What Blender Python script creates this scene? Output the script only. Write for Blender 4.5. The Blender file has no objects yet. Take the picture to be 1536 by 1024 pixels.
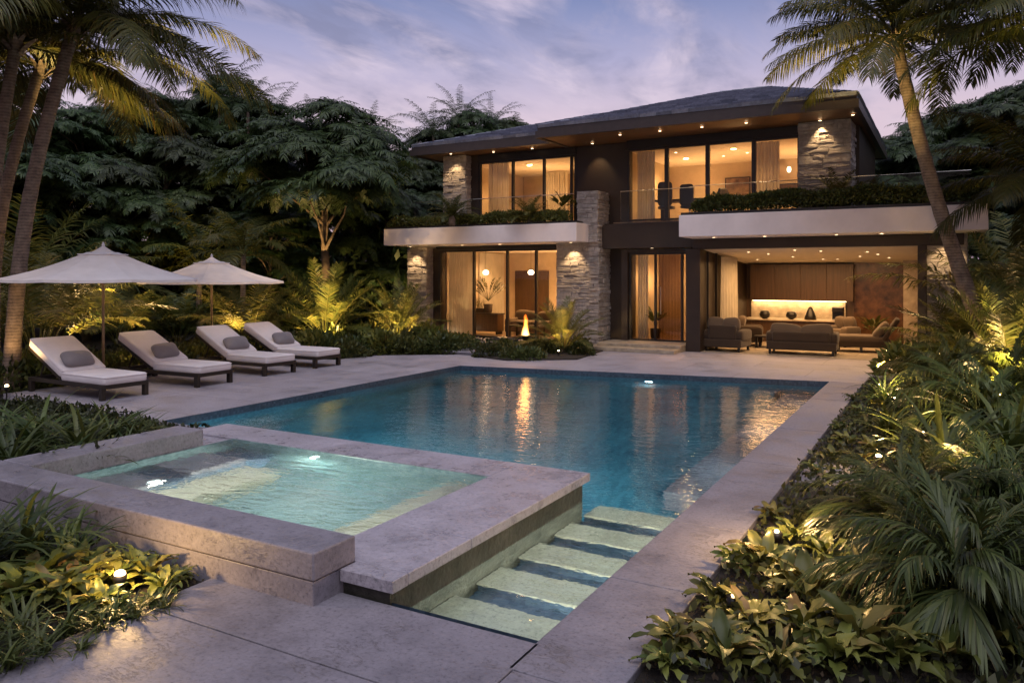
import bpy, bmesh, math, random
import numpy as np
from mathutils import Vector, Matrix
R = math.radians
random.seed(7)
rng = np.random.default_rng(7)
scene = bpy.context.scene
col = scene.collection

# ------------------------------------------------------------------ materials
def newmat(name):
    m = bpy.data.materials.new(name); m.use_nodes = True
    nt = m.node_tree; nt.nodes.clear()
    out = nt.nodes.new('ShaderNodeOutputMaterial')
    return m, nt, out
def nd(nt, t, **kw):
    n = nt.nodes.new(t)
    for k, v in kw.items():
        if k.startswith('i_'):
            key = k[2:].replace('_', ' ')
            n.inputs[key].default_value = v
        else: setattr(n, k, v)
    return n
def ramp(nt, stops):
    n = nt.nodes.new('ShaderNodeValToRGB')
    e = n.color_ramp.elements
    while len(e) < len(stops): e.new(.5)
    for q, (p, c) in zip(e, stops):
        q.position = p; q.color = (*c, 1) if len(c) == 3 else c
    return n
def coords(nt, scale=(1, 1, 1), rot=(0, 0, 0), kind='Object', loc=(0, 0, 0)):
    t = nt.nodes.new('ShaderNodeTexCoord'); mp = nt.nodes.new('ShaderNodeMapping')
    mp.inputs['Scale'].default_value = scale; mp.inputs['Rotation'].default_value = rot; mp.inputs['Location'].default_value = loc
    nt.links.new(t.outputs[kind], mp.inputs['Vector'])
    return mp.outputs['Vector']

def simple(name, c, rough=.6, metal=0., spec=.5, var=.15, nscale=6., bump=.1, c2=None, bscale=40.):
    m, nt, out = newmat(name); L = nt.links.new
    b = nd(nt, 'ShaderNodeBsdfPrincipled'); b.inputs['Roughness'].default_value = rough; b.inputs['Metallic'].default_value = metal
    b.inputs['Specular IOR Level'].default_value = spec
    v = coords(nt)
    n = nd(nt, 'ShaderNodeTexNoise', i_Scale=nscale, i_Detail=6., i_Roughness=.6); L(v, n.inputs['Vector'])
    d = c2 or tuple(x * (1 - var * 2) for x in c)
    r = ramp(nt, [(.3, d), (.7, tuple(min(1, x * (1 + var)) for x in c))]); L(n.outputs['Fac'], r.inputs['Fac'])
    L(r.outputs['Color'], b.inputs['Base Color'])
    if bump:
        n2 = nd(nt, 'ShaderNodeTexNoise', i_Scale=bscale, i_Detail=5.); L(v, n2.inputs['Vector'])
        bp = nd(nt, 'ShaderNodeBump', i_Strength=bump, i_Distance=.02); L(n2.outputs['Fac'], bp.inputs['Height']); L(bp.outputs['Normal'], b.inputs['Normal'])
    L(b.outputs['BSDF'], out.inputs['Surface'])
    return m

def stone_paving(name, base, joints=None, wet=0.0):
    """weathered limestone: mottling, pits, hairline cracks; joints=(w,h,rot) adds paving joints"""
    m, nt, out = newmat(name); L = nt.links.new
    b = nd(nt, 'ShaderNodeBsdfPrincipled'); v = coords(nt)
    n1 = nd(nt, 'ShaderNodeTexNoise', i_Scale=1.7, i_Detail=10., i_Roughness=.72); L(v, n1.inputs['Vector'])
    n2 = nd(nt, 'ShaderNodeTexNoise', i_Scale=34., i_Detail=9., i_Roughness=.75); L(v, n2.inputs['Vector'])
    c = base
    r1 = ramp(nt, [(.28, tuple(x * .58 for x in c)), (.5, c), (.72, tuple(min(1, x * 1.25) for x in c))]); L(n1.outputs['Fac'], r1.inputs['Fac'])
    r2 = ramp(nt, [(.33, (.42, .42, .44)), (.46, (.9, .9, .9)), (.7, (1.12, 1.12, 1.12))]); L(n2.outputs['Fac'], r2.inputs['Fac'])
    mx = nd(nt, 'ShaderNodeMix', data_type='RGBA', blend_type='MULTIPLY'); mx.inputs[0].default_value = 1
    L(r1.outputs['Color'], mx.inputs[6]); L(r2.outputs['Color'], mx.inputs[7])
    # cracks: thin contours of a stretched, distorted noise
    vs = coords(nt, scale=(1.4, 3.4, 2.4), rot=(0, 0, .5))
    n3 = nd(nt, 'ShaderNodeTexNoise', i_Scale=3.2, i_Detail=7., i_Roughness=.72, i_Distortion=.8); L(vs, n3.inputs['Vector'])
    sub = nd(nt, 'ShaderNodeMath', operation='SUBTRACT'); L(n3.outputs['Fac'], sub.inputs[0]); sub.inputs[1].default_value = .5
    ab = nd(nt, 'ShaderNodeMath', operation='ABSOLUTE'); L(sub.outputs[0], ab.inputs[0])
    rc = ramp(nt, [(.0, (.25, .25, .26)), (.014, (1, 1, 1))]); L(ab.outputs[0], rc.inputs['Fac'])
    n4 = nd(nt, 'ShaderNodeTexNoise', i_Scale=2.2, i_Detail=3.); L(v, n4.inputs['Vector'])
    rm = ramp(nt, [(.55, (0, 0, 0)), (.66, (1, 1, 1))]); L(n4.outputs['Fac'], rm.inputs['Fac'])
    mc = nd(nt, 'ShaderNodeMix', data_type='RGBA', blend_type='MIX'); L(rm.outputs['Color'], mc.inputs[0]); mc.inputs[6].default_value = (1, 1, 1, 1); L(rc.outputs['Color'], mc.inputs[7])
    mx2 = nd(nt, 'ShaderNodeMix', data_type='RGBA', blend_type='MULTIPLY'); mx2.inputs[0].default_value = .7
    L(mx.outputs[2], mx2.inputs[6]); L(mc.outputs[2], mx2.inputs[7])
    colr = mx2.outputs[2]
    n5 = nd(nt, 'ShaderNodeTexNoise', i_Scale=26., i_Detail=8., i_Roughness=.7); L(v, n5.inputs['Vector'])
    ad = nd(nt, 'ShaderNodeMath', operation='MULTIPLY_ADD'); L(n5.outputs['Fac'], ad.inputs[0]); ad.inputs[1].default_value = .5; L(mc.outputs[2], ad.inputs[2])
    ad2 = nd(nt, 'ShaderNodeMath', operation='MULTIPLY_ADD'); L(n3.outputs['Fac'], ad2.inputs[0]); ad2.inputs[1].default_value = 1.2; L(ad.outputs[0], ad2.inputs[2])
    h = ad2.outputs[0]
    if joints:
        w, hh, rot = joints
        vb = coords(nt, rot=(0, 0, rot))
        br = nd(nt, 'ShaderNodeTexBrick', i_Scale=1., i_Mortar_Size=.006, i_Brick_Width=w, i_Row_Height=hh); br.inputs['Mortar Smooth'].default_value = .1
        br.inputs['Color1'].default_value = (1, 1, 1, 1); br.inputs['Color2'].default_value = (.86, .86, .88, 1); br.inputs['Mortar'].default_value = (.3, .3, .3, 1)
        L(vb, br.inputs['Vector'])
        mj = nd(nt, 'ShaderNodeMix', data_type='RGBA', blend_type='MULTIPLY'); mj.inputs[0].default_value = 1
        L(colr, mj.inputs[6]); L(br.outputs['Color'], mj.inputs[7]); colr = mj.outputs[2]
    L(colr, b.inputs['Base Color'])
    rr = ramp(nt, [(.3, (.36 - wet * .8,) * 3), (.7, (.68 - wet,) * 3)]); L(n1.outputs['Fac'], rr.inputs['Fac']); L(rr.outputs['Color'], b.inputs['Roughness'])
    bp = nd(nt, 'ShaderNodeBump', i_Strength=.55, i_Distance=.012); L(h, bp.inputs['Height']); L(bp.outputs['Normal'], b.inputs['Normal'])
    L(b.outputs['BSDF'], out.inputs['Surface'])
    return m

def leafmat(name, c1, c2, trans=.3, rough=.45, spec=.4, dry=None):
    m, nt, out = newmat(name); L = nt.links.new
    g = nd(nt, 'ShaderNodeNewGeometry'); oi = nd(nt, 'ShaderNodeObjectInfo')
    stops = [(0., c1), (.8, c2)] + ([(.93, c2), (1., dry)] if dry else [])
    r = ramp(nt, stops); L(g.outputs['Random Per Island'], r.inputs['Fac'])
    hv = nd(nt, 'ShaderNodeHueSaturation'); mr = nd(nt, 'ShaderNodeMapRange'); mr.inputs['To Min'].default_value = .7; mr.inputs['To Max'].default_value = 1.35
    mh = nd(nt, 'ShaderNodeMapRange'); mh.inputs['To Min'].default_value = .475; mh.inputs['To Max'].default_value = .525; mw = nd(nt, 'ShaderNodeMath', operation='FRACT'); mq = nd(nt, 'ShaderNodeMath', operation='MULTIPLY'); mq.inputs[1].default_value = 7.3; L(oi.outputs['Random'], mq.inputs[0]); L(mq.outputs[0], mw.inputs[0]); L(mw.outputs[0], mh.inputs['Value']); L(mh.outputs[0], hv.inputs['Hue'])
    L(oi.outputs['Random'], mr.inputs['Value']); L(mr.outputs[0], hv.inputs['Value']); L(r.outputs['Color'], hv.inputs['Color'])
    b = nd(nt, 'ShaderNodeBsdfPrincipled'); b.inputs['Roughness'].default_value = rough; b.inputs['Specular IOR Level'].default_value = spec
    L(hv.outputs['Color'], b.inputs['Base Color'])
    t = nd(nt, 'ShaderNodeBsdfTranslucent'); L(hv.outputs['Color'], t.inputs['Color'])
    mx = nd(nt, 'ShaderNodeMixShader'); mx.inputs[0].default_value = trans
    L(b.outputs[0], mx.inputs[1]); L(t.outputs[0], mx.inputs[2]); L(mx.outputs[0], out.inputs['Surface'])
    return m

def emit(name, c, s):
    m, nt, out = newmat(name)
    e = nd(nt, 'ShaderNodeEmission'); e.inputs['Color'].default_value = (*c, 1); e.inputs['Strength'].default_value = s
    nt.links.new(e.outputs[0], out.inputs['Surface']); return m

def thin_glass(name, tint=(.96, .96, .95), ior=1.45, rough=0.0):
    m, nt, out = newmat(name); L = nt.links.new
    f = nd(nt, 'ShaderNodeFresnel', i_IOR=ior); t = nd(nt, 'ShaderNodeBsdfTransparent'); t.inputs[0].default_value = (*tint, 1)
    g = nd(nt, 'ShaderNodeBsdfGlossy'); g.inputs['Roughness'].default_value = rough
    mx = nd(nt, 'ShaderNodeMixShader'); L(f.outputs[0], mx.inputs[0]); L(t.outputs[0], mx.inputs[1]); L(g.outputs[0], mx.inputs[2]); L(mx.outputs[0], out.inputs['Surface'])
    return m

def water_mat(name, tint, s1, s2, dist, strength):
    m, nt, out = newmat(name); L = nt.links.new
    b = nd(nt, 'ShaderNodeBsdfPrincipled'); b.inputs['Base Color'].default_value = (*tint, 1)
    b.inputs['Roughness'].default_value = .015; b.inputs['IOR'].default_value = 1.333; b.inputs['Transmission Weight'].default_value = 1.
    v = coords(nt, scale=(1.0, 1.9, 1.), rot=(0, 0, R(-20)))
    n1 = nd(nt, 'ShaderNodeTexNoise', i_Scale=s1, i_Detail=3., i_Roughness=.5, i_Distortion=.6); L(v, n1.inputs['Vector'])
    n2 = nd(nt, 'ShaderNodeTexNoise', i_Scale=s2, i_Detail=2., i_Roughness=.5, i_Distortion=.3); L(v, n2.inputs['Vector'])
    ad = nd(nt, 'ShaderNodeMath', operation='MULTIPLY_ADD'); L(n2.outputs['Fac'], ad.inputs[0]); ad.inputs[1].default_value = .45; L(n1.outputs['Fac'], ad.inputs[2])
    bp = nd(nt, 'ShaderNodeBump', i_Strength=strength, i_Distance=dist); L(ad.outputs[0], bp.inputs['Height']); L(bp.outputs['Normal'], b.inputs['Normal'])
    L(b.outputs[0], out.inputs['Surface']); return m

def mosaic(name, c1, c2, size=.05, rough=.3):
    m, nt, out = newmat(name); L = nt.links.new
    b = nd(nt, 'ShaderNodeBsdfPrincipled'); b.inputs['Roughness'].default_value = rough
    v = coords(nt)
    vo = nd(nt, 'ShaderNodeTexVoronoi', i_Scale=1 / size); vo.inputs['Randomness'].default_value = .0; L(v, vo.inputs['Vector'])
    n = nd(nt, 'ShaderNodeTexNoise', i_Scale=.9, i_Detail=5.); L(v, n.inputs['Vector'])
    sp = nd(nt, 'ShaderNodeSeparateColor'); L(vo.outputs['Color'], sp.inputs[0])
    ad = nd(nt, 'ShaderNodeMath', operation='MULTIPLY_ADD'); L(sp.outputs[0], ad.inputs[0]); ad.inputs[1].default_value = .5
    L(n.outputs['Fac'], ad.inputs[2])
    r = ramp(nt, [(.35, c1), (.95, c2)]); L(ad.outputs[0], r.inputs['Fac']); L(r.outputs['Color'], b.inputs['Base Color'])
    L(b.outputs[0], out.inputs['Surface']); return m

def island_mat(name, cs, rough=.8, bump=.5, bscale=25., spec=.3, metal=0.):
    m, nt, out = newmat(name); L = nt.links.new
    b = nd(nt, 'ShaderNodeBsdfPrincipled'); b.inputs['Roughness'].default_value = rough; b.inputs['Specular IOR Level'].default_value = spec; b.inputs['Metallic'].default_value = metal
    g = nd(nt, 'ShaderNodeNewGeometry'); v = coords(nt)
    r = ramp(nt, [(i / (len(cs) - 1), c) for i, c in enumerate(cs)]); L(g.outputs['Random Per Island'], r.inputs['Fac'])
    n = nd(nt, 'ShaderNodeTexNoise', i_Scale=bscale * .4, i_Detail=8., i_Roughness=.7); L(v, n.inputs['Vector'])
    r2 = ramp(nt, [(.3, (.6, .6, .6)), (.7, (1.15, 1.15, 1.15))]); L(n.outputs['Fac'], r2.inputs['Fac'])
    mx = nd(nt, 'ShaderNodeMix', data_type='RGBA', blend_type='MULTIPLY'); mx.inputs[0].default_value = 1
    L(r.outputs['Color'], mx.inputs[6]); L(r2.outputs['Color'], mx.inputs[7]); L(mx.outputs[2], b.inputs['Base Color'])
    n2 = nd(nt, 'ShaderNodeTexNoise', i_Scale=bscale, i_Detail=8., i_Roughness=.7); L(v, n2.inputs['Vector'])
    bp = nd(nt, 'ShaderNodeBump', i_Strength=bump, i_Distance=.02); L(n2.outputs['Fac'], bp.inputs['Height']); L(bp.outputs['Normal'], b.inputs['Normal'])
    L(b.outputs[0], out.inputs['Surface']); return m

def wood(name, c, rough=.45, scale=(9, 9, .5), plank=None):
    m, nt, out = newmat(name); L = nt.links.new
    b = nd(nt, 'ShaderNodeBsdfPrincipled'); b.inputs['Roughness'].default_value = rough
    v = coords(nt, scale=scale)
    n = nd(nt, 'ShaderNodeTexNoise', i_Scale=2., i_Detail=8., i_Roughness=.65, i_Distortion=.3); L(v, n.inputs['Vector'])
    r = ramp(nt, [(.3, tuple(x * .55 for x in c)), (.7, tuple(x * 1.25 for x in c))]); L(n.outputs['Fac'], r.inputs['Fac']); L(r.outputs['Color'], b.inputs['Base Color'])
    bp = nd(nt, 'ShaderNodeBump', i_Strength=.15, i_Distance=.01); L(n.outputs['Fac'], bp.inputs['Height']); L(bp.outputs['Normal'], b.inputs['Normal'])
    L(b.outputs[0], out.inputs['Surface']); return m

def trunk_mat(name, c1, c2, rings=9.):
    m, nt, out = newmat(name); L = nt.links.new
    b = nd(nt, 'ShaderNodeBsdfPrincipled'); b.inputs['Roughness'].default_value = .85
    v = coords(nt)
    w = nd(nt, 'ShaderNodeTexWave', wave_type='BANDS', bands_direction='Z', i_Scale=rings / 3.0, i_Distortion=2.5, i_Detail=4.); w.inputs['Detail Scale'].default_value = 2.5
    L(v, w.inputs['Vector'])
    n = nd(nt, 'ShaderNodeTexNoise', i_Scale=7., i_Detail=8., i_Roughness=.7); L(v, n.inputs['Vector'])
    ad = nd(nt, 'ShaderNodeMath', operation='MULTIPLY_ADD'); L(w.outputs['Fac'], ad.inputs[0]); ad.inputs[1].default_value = .16; L(n.outputs['Fac'], ad.inputs[2])
    r = ramp(nt, [(.36, c1), (.78, c2)]); L(ad.outputs[0], r.inputs['Fac']); L(r.outputs['Color'], b.inputs['Base Color'])
    bp = nd(nt, 'ShaderNodeBump', i_Strength=.6, i_Distance=.02); L(ad.outputs[0], bp.inputs['Height']); L(bp.outputs['Normal'], b.inputs['Normal'])
    L(b.outputs[0], out.inputs['Surface']); return m

def cloth(name, c, trans=.0, rough=.9, weave=260.):
    m, nt, out = newmat(name); L = nt.links.new
    b = nd(nt, 'ShaderNodeBsdfPrincipled'); b.inputs['Roughness'].default_value = rough; b.inputs['Specular IOR Level'].default_value = .2
    b.inputs['Sheen Weight'].default_value = .2
    v = coords(nt)
    n = nd(nt, 'ShaderNodeTexNoise', i_Scale=3., i_Detail=5.); L(v, n.inputs['Vector'])
    r = ramp(nt, [(.3, tuple(x * .86 for x in c)), (.7, c)]); L(n.outputs['Fac'], r.inputs['Fac']); L(r.outputs['Color'], b.inputs['Base Color'])
    n2 = nd(nt, 'ShaderNodeTexNoise', i_Scale=weave, i_Detail=2.); L(v, n2.inputs['Vector'])
    n3 = nd(nt, 'ShaderNodeTexNoise', i_Scale=9., i_Detail=3.); L(v, n3.inputs['Vector'])
    ad = nd(nt, 'ShaderNodeMath', operation='MULTIPLY_ADD'); L(n2.outputs['Fac'], ad.inputs[0]); ad.inputs[1].default_value = .12; L(n3.outputs['Fac'], ad.inputs[2])
    bp = nd(nt, 'ShaderNodeBump', i_Strength=.35, i_Distance=.02); L(ad.outputs[0], bp.inputs['Height']); L(bp.outputs['Normal'], b.inputs['Normal'])
    if trans:
        t = nd(nt, 'ShaderNodeBsdfTranslucent'); L(r.outputs['Color'], t.inputs['Color'])
        mx = nd(nt, 'ShaderNodeMixShader'); mx.inputs[0].default_value = trans
        L(b.outputs[0], mx.inputs[1]); L(t.outputs[0], mx.inputs[2]); L(mx.outputs[0], out.inputs['Surface'])
    else: L(b.outputs[0], out.inputs['Surface'])
    return m

M = {}
M['deck'] = stone_paving('limestone_deck', (.385, .35, .385), joints=(2.6, 1.3, 0))
M['slab'] = stone_paving('limestone_slab', (.225, .208, .24))  # darker than the deck limestone: foreground vignette put into the colour
M['wallstone'] = stone_paving('weathered_wall_stone', (.13, .105, .105))
M['spa_stone'] = stone_paving('limestone_spa', (.41, .375, .42), wet=.22)
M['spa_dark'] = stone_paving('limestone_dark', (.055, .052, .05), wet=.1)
M['capstone'] = stone_paving('weathered_cap_stone', (.26, .238, .268), wet=.16)
M['tread'] = stone_paving('tread_stone', (.52, .48, .38))
M['tile'] = mosaic('pool_mosaic', (.015, .075, .12), (.08, .24, .3))
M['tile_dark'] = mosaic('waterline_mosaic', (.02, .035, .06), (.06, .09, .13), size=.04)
M['tile_spa'] = mosaic('spa_mosaic', (.05, .11, .125), (.22, .30, .315))
M['water'] = water_mat('pool_water', (.62, .87, .93), 2.0, 9., .05, .17)
M['spa_water'] = water_mat('spa_water', (.88, .96, .97), 2.6, 8., .07, .7)
M['soil'] = simple('mulch_soil', (.035, .026, .02), rough=.95, bump=1., nscale=14., bscale=55., c2=(.008, .006, .005))
M['ground'] = simple('garden_ground', (.02, .022, .013), rough=.95, bump=.6, nscale=2.)
M['plaster'] = simple('white_plaster', (.84, .76, .75), rough=.8, var=.06, nscale=1.2, bump=.08, bscale=90.)
M['ceil'] = simple('warm_ceiling', (.78, .7, .58), rough=.85, var=.04, bump=0)
M['inwall'] = simple('beige_wall', (.56, .45, .32), rough=.8, var=.1, nscale=1.3, bump=.04)
M['infloor'] = wood('oak_floor', (.30, .2, .12), rough=.3, scale=(2, 9, 9))
M['living_floor'] = stone_paving('travertine_floor', (.42, .35, .27), joints=(1.2, 1.2, 0), wet=.15)
M['bronze'] = simple('dark_bronze_cladding', (.034, .021, .014), rough=.5, var=.15, nscale=1.5, bump=.04, spec=.5)
M['frame'] = simple('black_frame', (.018, .014, .012), rough=.4, bump=0)
M['soffit'] = wood('soffit_wood', (.17, .085, .04), rough=.45, scale=(.6, 8, 8))
M['panel'] = wood('cabinet_wood', (.085, .045, .022), rough=.4)
M['marble'] = simple('brown_marble', (.15, .07, .03), rough=.25, var=.3, nscale=4., bump=0, c2=(.03, .015, .008))
M['splash'] = simple('beige_stone_splash', (.42, .34, .25), rough=.4, var=.2, nscale=5., bump=.05)
M['stone'] = island_mat('ledge_stone', [(.30, .265, .24), (.46, .405, .36), (.38, .34, .315), (.54, .48, .43)], rough=.85, bump=.8, bscale=22.)
M['roof'] = island_mat('slate_tiles', [(.12, .135, .185), (.21, .225, .3), (.16, .175, .24), (.28, .295, .37)], rough=.34, bump=.3, bscale=30., spec=.5)
M['fascia'] = simple('dark_fascia', (.055, .042, .04), rough=.45, var=.1, bump=.03)
M['glass'] = thin_glass('window_glass')
M['railglass'] = thin_glass('railing_glass', tint=(.95, .97, .97), ior=1.22)
M['fluted'] = thin_glass('fluted_glass', tint=(.55, .42, .3), ior=1.5, rough=.25)
M['steel'] = simple('brushed_steel', (.5, .48, .46), rough=.35, metal=1., bump=0)
M['curtain'] = cloth('cream_curtain', (.76, .70, .60), trans=.35)
M['cushion'] = cloth('white_cushion', (.78, .72, .73))
M['pillow'] = cloth('grey_pillow', (.23, .21, .225))
M['canvas'] = cloth('white_canvas', (.88, .86, .90), trans=.22)
M['dwood'] = wood('dark_teak', (.018, .011, .008), rough=.6, scale=(1, 9, 9))
M['polewood'] = wood('pole_wood', (.26, .17, .09), rough=.5)
M['sofa'] = cloth('brown_sofa', (.055, .038, .027))
M['sofa_light'] = cloth('taupe_sofa', (.13, .095, .068))
M['black'] = simple('black_ceramic', (.012, .01, .009), rough=.3, bump=0)
M['pot'] = simple('dark_pot', (.06, .04, .03), rough=.6, bump=.1)
M['art'] = simple('abstract_canvas', (.22, .14, .08), rough=.7, var=.4, nscale=5., bump=.1, c2=(.05, .03, .02))
M['trunk'] = trunk_mat('palm_trunk', (.07, .05, .038), (.26, .195, .15), rings=16.)
M['bark'] = trunk_mat('tree_bark', (.06, .042, .03), (.2, .15, .1), rings=3.)
M['stalk'] = simple('leaf_stalk', (.16, .13, .06), rough=.6, bump=0)
M['palm'] = leafmat('palm_leaf', (.034, .044, .010), (.095, .09, .018), trans=.32, dry=(.15, .095, .03))
M['areca'] = leafmat('areca_leaf', (.06, .08, .018), (.14, .135, .03), trans=.32, dry=(.15, .11, .035))
M['tree'] = leafmat('tree_leaf', (.016, .036, .012), (.062, .092, .028), trans=.22, rough=.45, spec=.35)
M['broad'] = leafmat('broad_leaf', (.055, .075, .016), (.18, .18, .04), trans=.25, rough=.4, spec=.4, dry=(.16, .11, .035))
M['strap'] = leafmat('strap_leaf', (.032, .054, .014), (.095, .115, .03), trans=.22, rough=.42, spec=.35)
M['plume'] = leafmat('plume_leaf', (.026, .042, .010), (.095, .112, .030), trans=.2, rough=.42, spec=.35, dry=(.11, .085, .03))
M['moss'] = simple('mossy_wet_stone', (.045, .042, .033), rough=.6, var=.4, nscale=5., bump=.9, bscale=18., c2=(.012, .013, .009))
M['shrub'] = leafmat('shrub_leaf', (.03, .045, .014), (.085, .095, .026), trans=.25)
M['hedge'] = leafmat('hedge_leaf', (.045, .07, .018), (.13, .15, .04), trans=.3)
M['cover'] = leafmat('cover_leaf', (.015, .024, .01), (.06, .066, .022), trans=.2)
M['litter'] = leafmat('leaf_litter', (.02, .014, .009), (.13, .09, .055), trans=.0, rough=.8)
WARM = (1.0, .61, .23)
M['lens'] = emit('warm_lens', (1., .68, .34), 24.)
M['down'] = emit('downlight_glow', (1., .7, .4), 9.)
M['poolglow'] = emit('pool_lens', (.85, 1., .95), 3.5)
M['strip'] = emit('led_strip', (1., .7, .36), 9.)
M['globe'] = emit('globe_lamp', (1., .74, .45), 7.)
M['shade'] = emit('lamp_shade', (1., .66, .33), 2.2)

# ------------------------------------------------------------------ mesh builder
class MB:
    def __init__(s): s.v = []; s.f = []
    def add(s, vs, fs):
        o = len(s.v); s.v.extend([tuple(map(float, p)) for p in vs]); s.f.extend([tuple(int(i) + o for i in f) for f in fs]); return s
    def box(s, x0, x1, y0, y1, z0, z1, b=0., rot=None, at=None):
        x0, x1 = sorted((x0, x1)); y0, y1 = sorted((y0, y1)); z0, z1 = sorted((z0, z1))
        if b <= 0:
            vs = [(x, y, z) for z in (z0, z1) for (x, y) in ((x0, y0), (x1, y0), (x1, y1), (x0, y1))]
            fs = [(3, 2, 1, 0), (4, 5, 6, 7), (0, 1, 5, 4), (1, 2, 6, 5), (2, 3, 7, 6), (3, 0, 4, 7)]
        else:
            bm = bmesh.new(); bmesh.ops.create_cube(bm, size=1.)
            for v in bm.verts: v.co = ((x0 + x1) / 2 + v.co.x * (x1 - x0), (y0 + y1) / 2 + v.co.y * (y1 - y0), (z0 + z1) / 2 + v.co.z * (z1 - z0))
            bmesh.ops.bevel(bm, geom=bm.edges[:], offset=b, segments=2, affect='EDGES', profile=.5)
            bm.verts.index_update(); vs = [tuple(v.co) for v in bm.verts]; fs = [[v.index for v in f.verts] for f in bm.faces]; bm.free()
        if rot is not None: vs = [tuple((rot @ Vector(v)) + Vector(at or (0, 0, 0))) for v in vs]
        return s.add(vs, fs)
    def tube(s, pts, rad, n=8, cap=True):
        pts = [Vector(p) for p in pts]; k = len(pts)
        rad = [rad] * k if not hasattr(rad, '__len__') else rad
        vs = []; fs = []; ref = None
        for i, p in enumerate(pts):
            t = (pts[min(i + 1, k - 1)] - pts[max(i - 1, 0)]).normalized()
            if ref is None: ref = Vector((1, 0, 0)) if abs(t.x) < .8 else Vector((0, 1, 0))
            a = (ref - t * ref.dot(t)).normalized(); c = t.cross(a); ref = a
            for j in range(n):
                th = 2 * math.pi * j / n; vs.append(tuple(p + (a * math.cos(th) + c * math.sin(th)) * rad[i]))
        for i in range(k - 1):
            for j in range(n): fs.append((i * n + j, i * n + (j + 1) % n, (i + 1) * n + (j + 1) % n, (i + 1) * n + j))
        if cap: fs.append(tuple(reversed(range(n)))); fs.append(tuple((k - 1) * n + j for j in range(n)))
        return s.add(vs, fs)
    def lathe(s, cx, cy, prof, n=24):
        vs = []; fs = []; k = len(prof)
        for (r, z) in prof:
            for j in range(n):
                th = 2 * math.pi * j / n; vs.append((cx + r * math.cos(th), cy + r * math.sin(th), z))
        for i in range(k - 1):
            for j in range(n): fs.append((i * n + j, i * n + (j + 1) % n, (i + 1) * n + (j + 1) % n, (i + 1) * n + j))
        fs.append(tuple(reversed(range(n)))); fs.append(tuple((k - 1) * n + j for j in range(n)))
        return s.add(vs, fs)
    def soft(s, c, h, e1=.3, e2=.3, rot=None, nu=28, nv=14, puff=0.):
        """superellipsoid: c centre, h half sizes, exponents <1 boxy; rot a Matrix"""
        sg = lambda x, e: math.copysign(abs(x) ** e, x)
        vs = []; fs = []
        for i in range(nv + 1):
            ph = -math.pi / 2 + math.pi * i / nv
            for j in range(nu):
                th = 2 * math.pi * j / nu
                x = sg(math.cos(ph), e1) * sg(math.cos(th), e2); y = sg(math.cos(ph), e1) * sg(math.sin(th), e2); z = sg(math.sin(ph), e1)
                if puff: z *= 1 + puff * (1 - x * x) * (1 - y * y)
                p = Vector((x * h[0], y * h[1], z * h[2]))
                if rot is not None: p = rot @ p
                vs.append(tuple(p + Vector(c)))
        for i in range(nv):
            for j in range(nu): fs.append((i * nu + j, i * nu + (j + 1) % nu, (i + 1) * nu + (j + 1) % nu, (i + 1) * nu + j))
        return s.add(vs, fs)
    def prism(s, poly, z0, z1):
        n = len(poly); a = sum(poly[i][0] * poly[(i + 1) % n][1] - poly[(i + 1) % n][0] * poly[i][1] for i in range(n))
        if a < 0: poly = poly[::-1]
        vs = [(x, y, z0) for x, y in poly] + [(x, y, z1) for x, y in poly]
        fs = [tuple(reversed(range(n))), tuple(range(n, 2 * n))] + [(i, (i + 1) % n, n + (i + 1) % n, n + i) for i in range(n)]
        return s.add(vs, fs)
    def quad(s, a, b, c, d): return s.add([a, b, c, d], [(0, 1, 2, 3)])

def mesh_of(name, v, f, mat, smooth=False):
    me = bpy.data.meshes.new(name); me.from_pydata(v, [], f)
    me.materials.append(mat)
    if smooth: me.polygons.foreach_set('use_smooth', [True] * len(me.polygons))
    me.update(); return me
def build(mb, name, mat, parent=None, smooth=False, loc=None):
    o = bpy.data.objects.new(name, mesh_of(name, mb.v, mb.f, mat, smooth)); col.objects.link(o)
    if parent is not None: o.parent = parent
    if loc is not None: o.location = loc
    return o
def tag(o, label, cat=None, group=None, kind=None):
    if label: o['label'] = label
    if cat: o['category'] = cat
    if group: o['group'] = group
    if kind: o['kind'] = kind
    return o
def empty(name, loc, label, cat, group=None, rz=0., sc=1.):
    o = bpy.data.objects.new(name, None); col.objects.link(o); o.location = loc; o.rotation_euler = (0, 0, rz); o.scale = (sc,) * 3
    o.empty_display_size = .2
    return tag(o, label, cat, group)
def dup(root, loc, rz=0., sc=1., label=None, group=None):
    r = root.copy(); col.objects.link(r); r.location = loc; r.rotation_euler = (0, 0, rz); r.scale = (sc,) * 3 if not hasattr(sc, '__len__') else sc
    if label: r['label'] = label
    if group: r['group'] = group
    for ch in root.children:
        c = ch.copy(); col.objects.link(c); c.parent = r
        for g in ch.children:
            d = g.copy(); col.objects.link(d); d.parent = c
    return r
def struct(mb, name, mat, smooth=False):
    return tag(build(mb, name, mat, None, smooth), None, None, None, 'structure')
def lamp(kind, loc, energy, color=WARM, size=.05, aim=None, spot=None, blend=.6, name='glow', sx=None, sy=None):
    d = bpy.data.lights.new(name, kind); d.energy = energy; d.color = color
    if kind in ('POINT', 'SPOT'): d.shadow_soft_size = size; d.use_soft_falloff = False
    if kind == 'SPOT': d.spot_size = R(spot); d.spot_blend = blend
    if kind == 'AREA':
        d.shape = 'RECTANGLE'; d.size = sx; d.size_y = sy
    o = bpy.data.objects.new(name, d); col.objects.link(o); o.location = loc
    if aim is not None: o.rotation_euler = (Vector(aim) - Vector(loc)).to_track_quat('-Z', 'Y').to_euler()
    return o

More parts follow.
